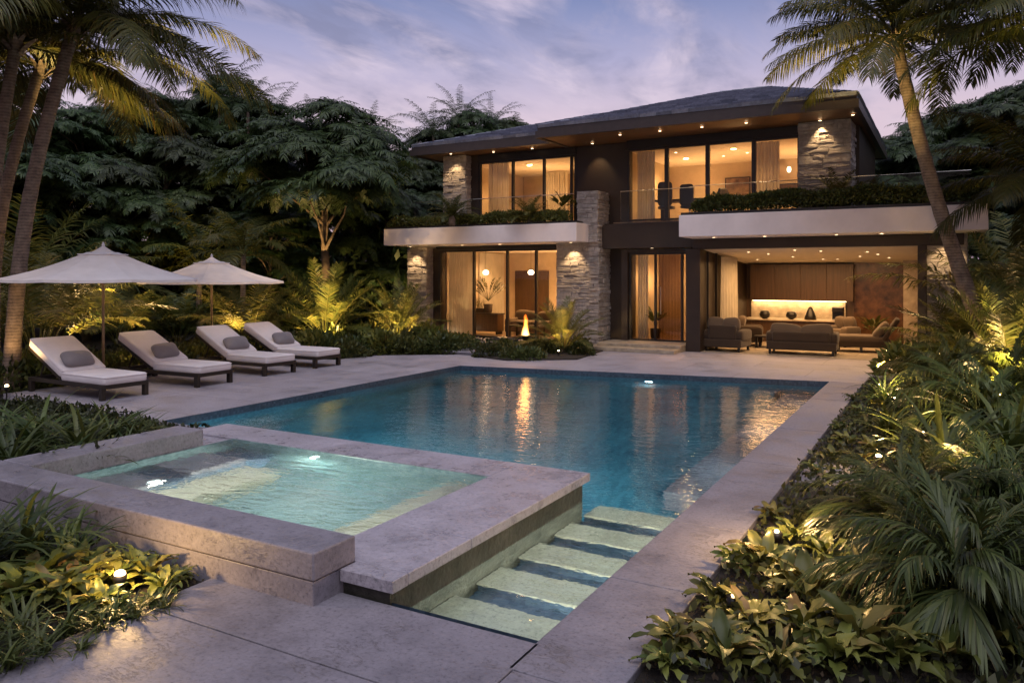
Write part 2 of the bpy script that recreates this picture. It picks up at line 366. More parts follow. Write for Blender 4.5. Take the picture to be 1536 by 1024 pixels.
# ================================================================== SETTING: ground, deck, beds
g = MB()
hx0, hx1, hy0, hy1 = -10.3, -1.5, 3.4, 17.0
B = 160.
for (a, b, c, d) in ((-B, hx0, -20, B), (hx1, B, -20, B), (hx0, hx1, -20, hy0), (hx0, hx1, hy1, B)):
    g.box(a, b, c, d, -.5, -.09)
struct(g, 'ground', M['ground'])
soil = MB()
soil.box(-1.44, 9., .5, 17.4, -.3, -.035)                 # bed beside the pool
soil.box(-1.0, 9., 17.75, 20.9, -.3, -.03)
soil.prism([(-13.2, 7.5), (-8.25, 7.02), (-8.25, 5.9), (-7.88, 5.9), (-7.88, 3.66), (-13.5, 3.66)], -.3, -.02)
soil.box(-13.5, -4.47, .5, 3.655, -.3, -.035)              # bed in front of the spa
soil.prism([(-14.6, 7.55), (-14.6, 14.3), (-13.25, 14.6), (-13.0, 15.9), (-11.2, 17.2), (-11.2, 21.4), (-24, 21.4), (-24, 7.55)], -.3, -.03)
struct(soil, 'planting_bed_soil', M['soil'])

deck = MB()
deck.prism([(-14.59, 7.56), (-13.19, 7.52), (-9.88, 7.22), (-9.88, 15.08), (-12.2, 15.9), (-12.99, 15.88), (-13.24, 14.58), (-14.59, 14.28)], -.3, 0)
deck.prism([(-12.195, 15.9), (-9.88, 15.086), (-2.05, 16.4), (-1.44, 16.4), (-1.44, 17.4), (-1.0, 17.75), (-1.0, 20.95), (-8.0, 20.95), (-8.0, 21.4), (-11.19, 21.4), (-11.19, 17.2), (-12.96, 15.905)], -.3, 0)
struct(deck, 'pool_deck', M['deck'])
near = MB()
near.box(-4.46, -2.032, 3.157, 3.93, -.3, 0, b=.006)
near.box(-4.46, -2.032, .6, 3.145, -.3, 0, b=.006)
near.box(-2.022, -1.45, .6, 3.60, -.3, 0, b=.006)
struct(near, 'paving', M['slab'])
pb = MB(); pb.box(-4.45, -1.46, .6, 3.93, -.35, -.02); struct(pb, 'paving_bed', M['soil'])

# ================================================================== POOL
WZ = -.11
pool = empty('swimming_pool', (0, 0, 0), 'long blue lit swimming pool with pale stone coping in front of the house', 'pool')
def wall_ring(poly, z0, z1, inward=True):
    mb = MB(); n = len(poly)
    for i in range(n):
        a, b = poly[i], poly[(i + 1) % n]
        mb.quad((*a, z0), (*b, z0), (*b, z1), (*a, z1))
    return mb
main = [(-9.865, 7.0), (-9.865, 15.068), (-2.06, 16.383), (-2.06, 3.97), (-3.16, 3.97), (-3.16, 6.93), (-3.3, 7.0)]
eps = .004
basin = wall_ring(main, -1.5, -.15)
basin.add([(x, y, -1.5) for x, y in main], [tuple(range(len(main)))])
build(basin, 'basin', M['tile'], pool)
wl = wall_ring([(x, y) for x, y in main], -.15, -.004)
build(wl, 'waterline_tile', M['tile_dark'], pool)
# shallow bench down the long side, and a step bench under the far wall
bn = MB(); bn.box(-2.8, -2.07, 8.4, 15.9, -1.49, -.85, b=.02); build(bn, 'bench', M['slab'], pool)
bn = MB(); bn.prism([(-9.87, 14.5), (-9.87, 15.06), (-2.96, 16.2), (-2.96, 15.6)], -1.49, -.75); build(bn, 'bench', M['tile'], pool)
# floor under the treads
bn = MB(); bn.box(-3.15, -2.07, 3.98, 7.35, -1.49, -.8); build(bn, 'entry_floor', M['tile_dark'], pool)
for i in range(5):
    y = 4.32 + i * .66
    zt = -.36 - i * .05
    t = MB(); t.box(-3.115, -2.072, y, y + .37, zt - .035, zt, b=.006); build(t, 'step_tread', M['tread'], pool)
    t = MB(); t.box(-3.112, -2.074, y + .012, y + .36, -.79, zt - .037); t.box(-3.112, -2.074, y - .288, y + .01, -.79, zt - .17); build(t, 'step_riser', M['tile_dark'], pool)  # dark tile puts the shade of step fronts and gaps into the colour
ys = [3.605, 5.05, 6.45, 8.93, 11.1, 14.0, 16.395]
for i in range(6):
    cs = MB(); cs.box(-2.06, -1.45, ys[i] + .004, ys[i + 1] - .004, -.075, 0, b=.008); build(cs, 'coping_stone', M['slab'], pool)
cs = MB(); cs.box(-2.0, -1.47, 3.61, 16.39, -.6, -.08); build(cs, 'coping_base', M['slab'], pool)
cs = MB(); cs.box(-10.1, -8.22, 7.0, 7.22, -.3, .012, b=.01); build(cs, 'coping_stone', M['slab'], pool)
def pool_light(x, y, z, dx, dy, e, c=(.72, .95, 1.), r=.07, tilt=-.15):
    """round recessed fitting: rim and lens, with a disc lamp just before the lens"""
    q = MB(); n = 16
    ax = Vector((dx, dy, 0)).normalized(); sd = Vector((-ax.y, ax.x, 0)); c0 = Vector((x, y, z))
    vs = [tuple(c0 + ax * .012 + sd * (r * math.cos(2 * math.pi * j / n)) + Vector((0, 0, r * math.sin(2 * math.pi * j / n)))) for j in range(n)]
    vs += [tuple(c0 - ax * .03 + sd * (1.15 * r * math.cos(2 * math.pi * j / n)) + Vector((0, 0, 1.15 * r * math.sin(2 * math.pi * j / n)))) for j in range(n)]
    q.add(vs, [tuple(range(n))] + [(j, n + j, n + (j + 1) % n, (j + 1) % n) for j in range(n)])
    p = c0 + ax * .03; lamp('AREA', tuple(p), e, c, aim=tuple(p + ax + Vector((0, 0, tilt))), sx=r * 2, sy=r * 2, name='pool_lamp')
    return q
TEAL = (.62, .92, 1.)
for (x, y, dx, dy, e) in ((-8.6, 7.02, 0, 1, 36), (-7.0, 7.02, 0, 1, 44), (-5.2, 7.02, 0, 1, 48), (-3.8, 7.02, 0, 1, 32),
                          (-2.065, 9.5, -1, 0, 5), (-2.065, 12.2, -1, 0, 2.5), (-2.065, 14.8, -1, 0, 1.5), (-5.55, 15.79, 0, -1, 3)):
    build(pool_light(x, y, -.5, dx, dy, e, TEAL, tilt=-.55), 'pool_light', M['poolglow'], pool)
for i in range(5):
    y = 4.56 + i * .66
    build(pool_light(-2.068, y, -.165 - i * .02, -1, 0, 30. - i * 2., (1., .93, .74), r=.03, tilt=-1.5), 'step_light', M['strip'], pool)
W = MB(); W.add([(x, y, WZ) for x, y in main], [tuple(reversed(range(len(main))))])
struct(W, 'pool_water', M['water'])

# ================================================================== RAISED SPA
spa = empty('raised_spa', (-5.6, 5.2, 0), 'raised square stone spa with glowing pale water beside the pool', 'spa')
def sp(mb, name, mat): 
    mb.v = [(x + 5.6, y - 5.2, z) for x, y, z in mb.v]; return build(mb, name, mat, spa)
q = MB(); q.box(-7.95, -3.5, 3.66, 4.06, .16, .34, b=.012); sp(q, 'front_wall_cap', M['capstone'])
q = MB(); q.box(-7.94, -3.51, 3.668, 4.055, -.25, .154, b=.006); sp(q, 'front_wall', M['capstone'])
q = MB(); q.box(-7.86, -7.42, 4.065, 6.0, -.25, .34, b=.014); sp(q, 'side_wall', M['capstone'])
q = MB(); q.box(-3.86, -3.06, 4.83, 6.999, .085, .165, b=.008); sp(q, 'weir_ledge', M['spa_stone'])
q = MB(); q.box(-3.86, -3.06, 4.065, 4.824, .085, .165, b=.008); q.box(-3.495, -3.06, 3.9, 4.06, .085, .165, b=.004); sp(q, 'weir_ledge', M['spa_stone'])
q = MB(); q.box(-8.2, -3.865, 6.42, 7.0, .085, .165, b=.01); sp(q, 'weir_ledge', M['spa_stone'])
q = MB(); q.box(-3.83, -3.12, 3.95, 6.94, -1.45, .08); q.box(-8.15, -3.83, 6.45, 6.94, -1.45, .08); sp(q, 'weir_base', M['moss'])
q = MB(); q.box(-8.2, -7.43, 6.005, 6.415, -.25, .14, b=.01); sp(q, 'corner_block', M['spa_stone'])
fl = MB(); x0, x1, y0, y1, zf = -7.412, -3.868, 4.068, 6.412, -.72
fl.quad((x0, y0, zf), (x1, y0, zf), (x1, y1, zf), (x0, y1, zf))
for a, b in (((x0, y0), (x1, y0)), ((x1, y0), (x1, y1)), ((x1, y1), (x0, y1)), ((x0, y1), (x0, y0))):
    fl.quad((*a, zf), (*b, zf), (*b, .155), (*a, .155))
sp(fl, 'basin', M['tile_spa'])
q = MB(); q.box(-7.408, -6.75, 4.075, 6.405, zf + .01, -.3, b=.02); sp(q, 'bench', M['tile_dark'])
q = MB(); q.box(-7.40, -6.76, 4.5, 5.0, -.305, -.14, b=.015); sp(q, 'step', M['slab'])
q = MB(); q.box(-7.40, -6.76, 5.35, 6.0, -.305, -.14, b=.015); sp(q, 'step', M['slab'])
q = MB(); q.box(-6.74, -6.2, 4.56, 6.0, zf + .01, -.42, b=.02); sp(q, 'bench', M['tread'])
q = MB(); q.box(-4.35, -3.86, 4.06, 6.42, zf + .01, -.22, b=.02); sp(q, 'bench', M['tread'])
q = MB(); q.box(-6.19, -4.36, 4.06, 4.5, zf + .01, -.4, b=.02); sp(q, 'bench', M['tread'])
for (x, y, z, dx, dy, e) in ((-6.1, 6.41, -.1, 0, -1, 95), (-6.74, 4.9, -.13, 1, 0, 110), (-3.87, 5.2, -.08, -1, 0, 5), (-5.0, 4.07, -.1, 0, 1, 6), (-6.2, 4.07, -.1, 0, 1, 7)):
    sp(pool_light(x, y, z, dx, dy, e, (.92, 1., .86), r=.05, tilt=-.8), 'spa_light', M['poolglow'])
W = MB(); W.quad((x0 - .002, y0 + .012, .148), (x1 + .002, y0 + .012, .148), (x1 + .002, y1 - .012, .148), (x0 - .002, y1 - .012, .148))
struct(W, 'spa_water', M['spa_water'])

# stepping slabs and kerbs in the long bed
for (a, b, c, d, lab) in ((-1.38, -.55, 8.35, 9.35, 'pale stepping stone sunk among the plants beside the pool coping'),
                          (-1.4, .4, 17.42, 17.72, 'pale stone kerb slab crossing the bed at the far pool corner')):
    q = MB(); q.box(a, b, c, d, -.2, -.005, b=.01); tag(build(q, 'stepping_stone', M['slab']), lab, 'paving stone')

# low grey garden wall beyond the loungers
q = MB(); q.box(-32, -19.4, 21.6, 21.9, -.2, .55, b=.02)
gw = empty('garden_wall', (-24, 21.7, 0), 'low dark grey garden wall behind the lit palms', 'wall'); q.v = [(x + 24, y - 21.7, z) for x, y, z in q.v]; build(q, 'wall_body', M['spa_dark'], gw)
q = MB(); q.box(-8.1, 4.65, -.14, .24, .552, .6, b=.01); build(q, 'wall_cap', M['slab'], gw)

# ================================================================== HOUSE
house = empty('villa', (-7.5, 21.5, 0), 'two storey modern villa with hipped slate roof, lit glass rooms and stone piers', 'house')
HX, HY = -7.5, 21.5
def hp(mb, name, mat, parent=None, smooth=False, label=None):
    mb.v = [(x - HX, y - HY, z) for x, y, z in mb.v]
    o = build(mb, name, mat, parent or house, smooth)
    if label: o['label'] = label
    return o
def hbox(name, mat, *a, b=0., label=None):
    q = MB(); q.box(*a, b=b); return hp(q, name, mat, label=label)

def ledgestone(x0, x1, y0, y1, z0, z1, left=True):
    """a pier of stacked split stones, each stone its own block with its own depth"""
    mb = MB(); mb.box(x0 + .03, x1 - .03, y0 + .03, y1 - .01, z0, z1)
    def face(u0, u1, fn):
        z = z0
        while z < z1 - .01:
            h = random.choice((.04, .05, .06, .07, .08, .1, .13)) * random.uniform(.85, 1.1)
            if z + h > z1 - .04: h = z1 - z
            u = u0
            while u < u1 - .01:
                w = random.uniform(.12, .5)
                if u + w > u1 - .1: w = u1 - u
                p = random.uniform(0, .024) if random.random() < .85 else random.uniform(.02, .045)
                g_ = .004
                a = [(u + g_, z + g_), (u + w - g_, z + g_), (u + w - g_, z + h - g_), (u + g_, z + h - g_)]
                j = lambda: random.uniform(-.008, .008)
                front = [fn(uu + j(), p + j(), zz + j()) for uu, zz in a]; back = [fn(uu, -.06, zz) for uu, zz in a]
                c = [sum(f[i] for f in front) / 4 for i in range(3)]
                mid = fn(u + w * random.uniform(.3, .7), p + random.uniform(.0, .014), z + h * random.uniform(.35, .65))
                mb.add(front + back + [mid], [(0, 1, 8), (1, 2, 8), (2, 3, 8), (3, 0, 8), (0, 4, 5, 1), (1, 5, 6, 2), (2, 6, 7, 3), (3, 7, 4, 0)])
                u += w
            z += h
    face(x0, x1, lambda u, p, z: (u, y0 - p, z))
    face(y0, y1, lambda u, p, z: (x1 + p, u, z))
    if left: face(y0, y1, lambda u, p, z: (x0 - p, u, z))
    return mb

# --- stone piers
for (a, lab) in (((-16.22, -15.42, 21.5, 22.4, 0, 3.03), None), ((-10.3, -9.15, 21.05, 22.0, 0, 3.04), None), ((-9.56, -8.92, 20.92, 21.95, 3.04, 4.55), None),
          ((-9.2, -8.92, 20.98, 21.9, 0, 3.06), None),
          ((-.46, .36, 21.0, 22.2, 0, 3.06), None), ((-14.66, -13.78, 21.4, 22.2, 3.62, 6.02), None), ((-3.4, -2.16, 21.15, 22.2, 3.62, 6.02), None)):
    hp(ledgestone(*a), 'stone_pier', M['stone'], label=lab)

# --- floor slabs with planter rims
hbox('balcony_slab', M['plaster'], -16.1, -9.2, 20.05, 22.6, 3.05, 3.58, b=.01)
hbox('balcony_slab', M['plaster'], -6.12, .74, 19.7, 21.35, 3.08, 3.64, b=.01)
hbox('planter_rim', M['frame'], -16.06, -9.24, 20.09, 20.6, 3.583, 3.64)
hbox('planter_rim', M['frame'], -6.08, .7, 19.74, 20.3, 3.643, 3.71)
hbox('planter_soil', M['soil'], -16.0, -9.57, 20.62, 21.3, 3.583, 3.66)
hbox('planter_soil', M['soil'], -6.0, .6, 20.32, 20.75, 3.643, 3.7)
hbox('floor_slab', M['bronze'], -15.4, -8.9, 22.0, 27.2, 3.0, 3.62)
hbox('floor_slab', M['bronze'], -8.9, .3, 21.4, 27.2, 2.98, 3.6)
# --- dark bronze walls and beams
hbox('wall', M['bronze'], -9.14, -8.42, 21.85, 22.1, 0.02, 2.98)
hbox('wall', M['bronze'], -9.98, -8.25, 21.75, 22.0, 3.62, 6.02)
hbox('beam', M['bronze'], -8.9, -6.13, 21.2, 21.45, 2.86, 3.56, b=.01)
hbox('beam', M['bronze'], -6.125, .3, 20.95, 21.3, 2.80, 3.07, b=.01)
hbox('door_surround', M['bronze'], -8.42, -8.22, 21.5, 22.2, 0.16, 2.85, b=.008)
hbox('door_surround', M['bronze'], -8.22, -6.3, 21.5, 21.9, 2.74, 2.855, b=.008)
hbox('column', M['bronze'], -6.3, -5.9, 20.9, 21.4, 0.0, 2.80, b=.012)
hbox('frame_post', M['bronze'], -.66, -.465, 20.92, 21.4, 0.0, 2.80, b=.01)
hbox('wall', M['bronze'], -6.3, -5.92, 21.41, 26.9, 0.0, 2.98)
hbox('wall', M['bronze'], -.64, -.4, 22.21, 26.9, 0.0, 2.98)
hbox('wall', M['bronze'], -15.4, -15.1, 21.85, 22.2, 0.0, 2.98)
hbox('wall', M['bronze'], -15.4, -15.15, 22.2, 27.1, 0.0, 2.98)
hbox('wall', M['inwall'], -9.7, -9.3, 22.05, 27.0, 0.0, 2.98)
hbox('wall', M['bronze'], -14.3, -13.5, 21.7, 21.95, 3.63, 6.02)
hbox('wall', M['bronze'], -14.6, -14.35, 22.2, 27.1, 3.62, 6.02)
hbox('wall', M['bronze'], -2.3, -2.05, 22.2, 27.1, 3.62, 6.02)
hbox('header', M['frame'], -13.5, -9.98, 21.7, 21.95, 5.8, 6.02)
hbox('header', M['frame'], -8.25, -3.42, 21.5, 21.75, 5.78, 6.02)
hbox('header', M['frame'], -15.1, -10.3, 21.62, 21.9, 2.93, 3.04)
# --- rooms: floors, ceilings, back walls
hbox('room_wall', M['inwall'], -15.098, -15.06, 22.21, 26.49, .05, 2.94)
hbox('room_wall', M['inwall'], -14.348, -14.302, 22.21, 26.29, 3.67, 5.86)
hbox('room_wall', M['inwall'], -2.348, -2.302, 22.21, 26.29, 3.65, 5.84)
hbox('wall_panel', M['panel'], -14.75, -13.3, 26.44, 26.495, .06, 2.25, b=.004)
hbox('room_floor', M['infloor'], -15.1, -9.3, 21.9, 27.0, 0.0, .05)
hbox('room_ceiling', M['ceil'], -15.1, -9.7, 22.2, 27.0, 2.94, 2.99)
hbox('room_wall', M['inwall'], -15.1, -9.3, 26.5, 26.7, .05, 2.94)
hbox('room_floor', M['infloor'], -8.42, -6.3, 21.7, 26, 0.1, .17)
hbox('room_ceiling', M['ceil'], -9.3, -6.3, 21.95, 26.9, 2.78, 2.97)
hbox('room_wall', M['inwall'], -9.3, -6.3, 25.5, 25.7, .17, 2.78)
hbox('room_wall', M['inwall'], -8.75, -8.45, 22.2, 25.5, .17, 2.78)
hbox('room_floor', M['infloor'], -14.3, -8.3, 22.0, 27, 3.625, 3.67)
hbox('room_ceiling', M['ceil'], -14.3, -8.8, 21.96, 27, 5.86, 6.01)
hbox('room_wall', M['inwall'], -14.3, -8.8, 26.3, 26.5, 3.67, 5.86)
hbox('room_wall', M['inwall'], -9.2, -8.8, 22.05, 26.3, 3.67, 5.86)
hbox('room_floor', M['infloor'], -8.7, -2.3, 21.6, 27, 3.602, 3.65)
hbox('room_ceiling', M['ceil'], -8.7, -2.3, 21.8, 27, 5.84, 6.0)
hbox('room_wall', M['inwall'], -8.7, -2.3, 26.3, 26.5, 3.65, 5.84)
hbox('room_wall', M['inwall'], -8.78, -8.5, 22.05, 26.3, 3.65, 5.84)
q = MB()     # raked ceiling of the open lounge
q.add([(-5.92, 21.3, 2.79), (-.64, 21.3, 2.79), (-.64, 26.6, 2.46), (-5.92, 26.6, 2.46), (-5.92, 21.3, 2.97), (-.64, 21.3, 2.97), (-.64, 26.6, 2.97), (-5.92, 26.6, 2.97)],
      [(3, 2, 1, 0), (4, 5, 6, 7), (0, 1, 5, 4), (1, 2, 6, 5), (2, 3, 7, 6), (3, 0, 4, 7)])
hp(q, 'room_ceiling', M['ceil'])
hbox('room_floor', M['living_floor'], -5.9, -.65, 20.955, 26.7, -.1, .006)
hbox('room_wall', M['panel'], -5.92, -2.6, 26.55, 26.75, 0.006, 2.6)
hbox('room_wall', M['marble'], -2.6, -.64, 26.45, 26.7, 0.006, 2.6, label='dark veined marble back wall of the lounge')
hbox('room_wall', M['splash'], -1.18, -.65, 25.6, 25.8, 0.006, 2.52)
hbox('backsplash', M['splash'], -5.75, -2.85, 26.47, 26.545, .62, 1.24)
# --- entry steps
hbox('entry_step', M['splash'], -8.9, -6.31, 19.9, 21.6, 0.0, .10, b=.01)
hbox('entry_step', M['splash'], -8.75, -6.31, 20.45, 21.65, 0.101, .18, b=.01)
hbox('porch_slab', M['slab'], -14.9, -11.3, 20.6, 21.75, -.1, .04, b=.01)

# --- glazing
def window(x0, x1, y, z0, z1, mull, fw=.07, depth=.1, mw=.07, name='window'):
    q = MB()
    q.box(x0, x1, y, y + depth, z0, z0 + fw * .8); q.box(x0, x1, y, y + depth, z1 - fw, z1)
    e = .001
    xs = [x0 + fw / 2] + list(mull) + [x1 - fw / 2]
    for i, x in enumerate(xs):
        w = fw / 2 if i in (0, len(xs) - 1) else mw / 2
        q.box(x - w, x + w, y - .004, y + depth + .004, z0 + fw * .8 + e, z1 - fw - e)
    f = hp(q, name, M['frame'])
    for i in range(len(xs) - 1):
        p = MB(); a, b = xs[i] + fw * .4, xs[i + 1] - fw * .4
        yy = y + depth * (.35 if i % 2 else .65)
        p.quad((a, yy, z0 + .03), (b, yy, z0 + .03), (b, yy, z1 - .04), (a, yy, z1 - .04)); hp(p, 'pane', M['glass'], f)
    return f
window(-15.1, -10.3, 21.74, .045, 2.93, (-13.7, -12.43, -11.38))
window(-13.5, -9.98, 21.74, 3.64, 5.8, (-12.22, -11.1, -10.15))
window(-8.25, -3.42, 21.55, 3.66, 5.78, (-7.06, -5.88, -4.62), mw=.11)
# entry: fixed pane, fluted sliding door
window(-8.21, -6.32, 21.62, .18, 2.74, (-7.42, -6.63), fw=.06, mw=.05)
q = MB(); n = 60
for i in range(n + 1):
    x = -7.38 + .70 * i / n; y = 21.8 + .014 * (i % 2) - (.008 if i % 4 == 0 else 0)
    q.v += [(x, y, .22), (x, y, 2.68)]
q.f = [(2 * i, 2 * i + 2, 2 * i + 3, 2 * i + 1) for i in range(n)]
door = hp(q, 'sliding_door', M['fluted'], label='bronze tinted fluted glass door')
q = MB()
for x in np.linspace(-7.36, -6.7, 16): q.box(x - .006, x + .006, 21.83, 21.85, .22, 2.68)
hp(q, 'door_slat', M['polewood'], door)
q = MB(); q.tube([(-7.3, 21.76, .95), (-7.3, 21.76, 1.75)], .018); hp(q, 'door_handle', M['steel'], door)
# side glass of the lounge
q = MB(); q.box(-5.89, -5.83, 21.5, 21.58, .01, 2.74); q.box(-5.89, -5.83, 22.4, 22.46, .01, 2.72); hp(q, 'frame_post', M['frame'])

# --- railings
def railing(pts, z0, z1):
    p = MB(); 
    for (a, b) in zip(pts[:-1], pts[1:]):
        n = max(1, round((Vector(b) - Vector(a)).length / 1.6))
        for i in range(n):
            A = Vector(a).lerp(Vector(b), i / n + .004); C_ = Vector(a).lerp(Vector(b), (i + 1) / n - .004)
            d = (C_ - A).normalized(); s_ = Vector((-d.y, d.x)) * .006
            q = [(A.x - s_.x, A.y - s_.y), (C_.x - s_.x, C_.y - s_.y), (C_.x + s_.x, C_.y + s_.y), (A.x + s_.x, A.y + s_.y)]
            p.prism(q, z0, z1)
    r = hp(p, 'railing', M['railglass'])
    q = MB()
    for (a, b) in zip(pts[:-1], pts[1:]): q.tube([(*a, z1 + .008), (*b, z1 + .008)], .012, 6)
    hp(q, 'handrail', M['steel'], r)
railing([(-15.4, 21.6), (-15.4, 20.75), (-9.6, 20.75)], 3.66, 4.47)
railing([(-8.3, 21.15), (-6.1, 21.1)], 3.56, 4.5)
railing([(-6.1, 20.95), (.45, 20.95)], 3.68, 4.52)
# --- downlights: disc in a ring, plus its lamp
def downlight(x, y, z, e=0, spot=None, aim=None, r=.038, size=.02):
    q = MB(); n = 14
    q.add([(x + r * math.cos(2 * math.pi * j / n), y + r * math.sin(2 * math.pi * j / n), z - .006) for j in range(n)], [tuple(reversed(range(n)))])
    hp(q, 'downlight', M['down'])
    if e: lamp('SPOT', (x, y, z - .03), e, (1., .66, .33), size, aim or (x, y, z - 2), spot or 110, .7, name='downlight_lamp')
for x in (-8.0, -6.85, -5.7, -4.55): downlight(x, 20.35, 6.0, 14, 120)
downlight(-2.85, 20.95, 6.0, 75, 75, (-2.8, 21.3, 4.6)); downlight(-2.05, 20.6, 6.0, 8)
downlight(-9.25, 21.3, 6.0, 45, 70, (-9.2, 21.8, 4.6)); downlight(-14.1, 21.0, 6.02, 70, 75, (-14.2, 21.5, 4.7))
downlight(-12.7, 21.35, 6.02, 12, 110); downlight(-11.3, 21.35, 6.02, 12, 110)
downlight(-9.7, 20.75, 3.045, 90, 80, (-9.75, 21.2, 1.5)); downlight(-15.8, 21.1, 3.045, 90, 80, (-15.85, 21.6, 1.5))
for x in (-13.6, -12.2): downlight(x, 20.9, 3.045, 30, 110)
for x in (-5.4, -4.1, -2.4, -1.4): downlight(x, 20.4, 3.075, 45, 120)
downlight(-.05, 20.55, 3.075, 80, 85, (-.02, 21.1, 1.3))
downlight(-7.3, 21.0, 2.855, 8, 100)
for x, y in ((-4.9, 22.2), (-4.5, 22.9), (-4.0, 23.9), (-3.3, 24.9), (-2.9, 24.9), (-3.0, 22.2), (-1.9, 22.6), (-1.7, 23.4), (-1.5, 24.6), (-2.2, 24.0), (-3.6, 21.8), (-5.2, 24.8)):
    zc = 2.79 - .33 * (y - 21.3) / 5.3
    downlight(x, y, zc - .004, 10, 130, r=.035)
for x, y in ((-7.3, 23.2), (-6.2, 24.6), (-5.4, 24.3), (-4.9, 23.0), (-3.4, 24.2)): downlight(x, y, 5.838)
for x, y in ((-12.4, 23.4), (-11.2, 24.4), (-10.4, 23.2)): downlight(x, y, 5.858)
for x, y in ((-14.0, 23.2), (-12.6, 24.0), (-11.2, 23.0), (-10.5, 24.5)): downlight(x, y, 2.938)

# --- room lamps (spot for the recessed lamps, plus an added unseen spot brightening each ceiling)
def room_light(x, y, zf, zc, e, up=.55):
    c = (1., .53, .195)
    lamp('SPOT', (x, y, zc - .06), e * 2.3, c, .1, (x, y, zf), 158, .5, name='room_lamp')
    lamp('SPOT', (x, y + .5, zf + .9), e * 2.1 * up, c, .12, (x, y + .5, zc), 150, .6, name='ceiling_fill')  # added spot without a fitting, there to brighten the ceiling
for a in ((-13.6, 23.6, .05, 2.93, 110), (-11.6, 24.6, .05, 2.93, 130), (-10.5, 23.2, .05, 2.93, 70),
          (-12.6, 23.6, 3.67, 5.85, 80), (-10.7, 24.6, 3.67, 5.85, 80),
          (-7.4, 24.6, 3.65, 5.83, 85), (-5.6, 23.4, 3.65, 5.83, 60), (-3.7, 24.4, 3.65, 5.83, 90), (-7.4, 23.6, .17, 2.77, 90)): room_light(*a)
lamp('AREA', (-3.4, 23.6, 2.5), 210, (1., .54, .21), aim=(-3.4, 23.6, 0), sx=3.5, sy=2.5, name='room_lamp')
lamp('AREA', (-4.3, 26.35, 1.26), 30, (1., .6, .25), aim=(-4.3, 26.45, .6), sx=2.8, sy=.04, name='strip_lamp')

# --- roofs: every slate a tile of its own
def soffit_fascia(poly, z0, z1):
    q = MB(); q.prism(poly, z0, z0 + .05); hp(q, 'soffit', M['soffit'])
    n = len(poly); f1 = MB(); cx = sum(p[0] for p in poly) / n; cy = sum(p[1] for p in poly) / n
    def off(p, d): return (p[0] + math.copysign(d, p[0] - cx), p[1] + math.copysign(d, p[1] - cy))
    for i in range(n):
        a, b = poly[i], poly[(i + 1) % n]
        for (zz0, zz1, d) in ((z0 - .03, z0 + .17, .0), (z0 + .171, z1, .05)):
            A, B_ = off(a, d), off(b, d); Ai, Bi = off(a, d - .12), off(b, d - .12)
            f1.prism([A, B_, Bi, Ai], zz0, zz1)
    return f1
def slate(plane, courses, tw=.42):
    """plane = eave A->B, ridge D->C"""
    A, B_, C_, D = [Vector(p) for p in plane]
    nrm = (B_ - A).cross(D - A).normalized()
    if nrm.z < 0: nrm = -nrm
    mb = MB(); mb.quad(A, B_, C_, D)
    for i in range(courses):
        t0, t1 = i / courses - .006, min(1, (i + 1.18) / courses)
        a0, b0 = A.lerp(D, t0), B_.lerp(C_, t0); a1, b1 = A.lerp(D, t1), B_.lerp(C_, t1)
        L_ = (b0 - a0).length
        if L_ < .2: continue
        n = max(1, int(L_ / tw)); o = (i % 2) * .5
        edges = [max(0, min(1, (k + o + random.uniform(-.06, .06)) / n)) for k in range(-1, n + 1)] + [1.]
        for k in range(len(edges) - 1):
            s0, s1 = edges[k] + .006 / n, edges[k + 1] - .006 / n
            if s1 - s0 < .15 / n: continue
            up = .095 + random.uniform(-.006, .01); dn = .006
            p = [a0.lerp(b0, s0) + nrm * up, a0.lerp(b0, s1) + nrm * up, a1.lerp(b1, s1) + nrm * dn, a1.lerp(b1, s0) + nrm * dn]
            lo = [a0.lerp(b0, s0) + nrm * .002, a0.lerp(b0, s1) + nrm * .002]
            mb.add(p + lo, [(0, 1, 2, 3), (4, 5, 1, 0)])
    return mb
def hip(x0, x1, y0, y1, ze, rx0, rx1, ry, zr, courses):
    a, b, c, d = (x0, y0, ze), (x1, y0, ze), (x1, y1, ze), (x0, y1, ze); r0, r1 = (rx0, ry, zr), (rx1, ry, zr)
    mb = MB()
    for pl in ((a, b, r1, r0), (d, a, r0, r0), (b, c, r1, r1), (c, d, r0, r1)):
        s_ = slate(pl, courses); mb.add(s_.v, s_.f)
    caps = MB()
    for p, q in ((a, r0), (d, r0), (b, r1), (c, r1), (r0, r1)):
        p, q = Vector(p) + Vector((0, 0, .03)), Vector(q) + Vector((0, 0, .03)); n = max(1, int((q - p).length / .35))
        for k in range(n): caps.tube([p.lerp(q, k / n), p.lerp(q, (k + 1.08) / n)], [.075, .062], 6)
    mb.add(caps.v, caps.f)
    return mb
rf = hp(hip(-10.25, -1.9, 19.75, 29., 6.30, -6.5, -5.0, 25.4, 7.98, 13), 'roof', M['roof'])
hp(soffit_fascia([(-10.2, 19.8), (-1.95, 19.8), (-1.95, 29.), (-10.2, 29.)], 6.03, 6.31), 'fascia', M['fascia'])
rf = hp(hip(-15.45, -5.0, 20.75, 30., 6.30, -11.0, -6.6, 25.4, 7.70, 12), 'roof', M['roof'])
hp(soffit_fascia([(-15.4, 20.8), (-10.3, 20.8), (-10.3, 30.), (-15.4, 30.)], 6.04, 6.305), 'fascia', M['fascia'])

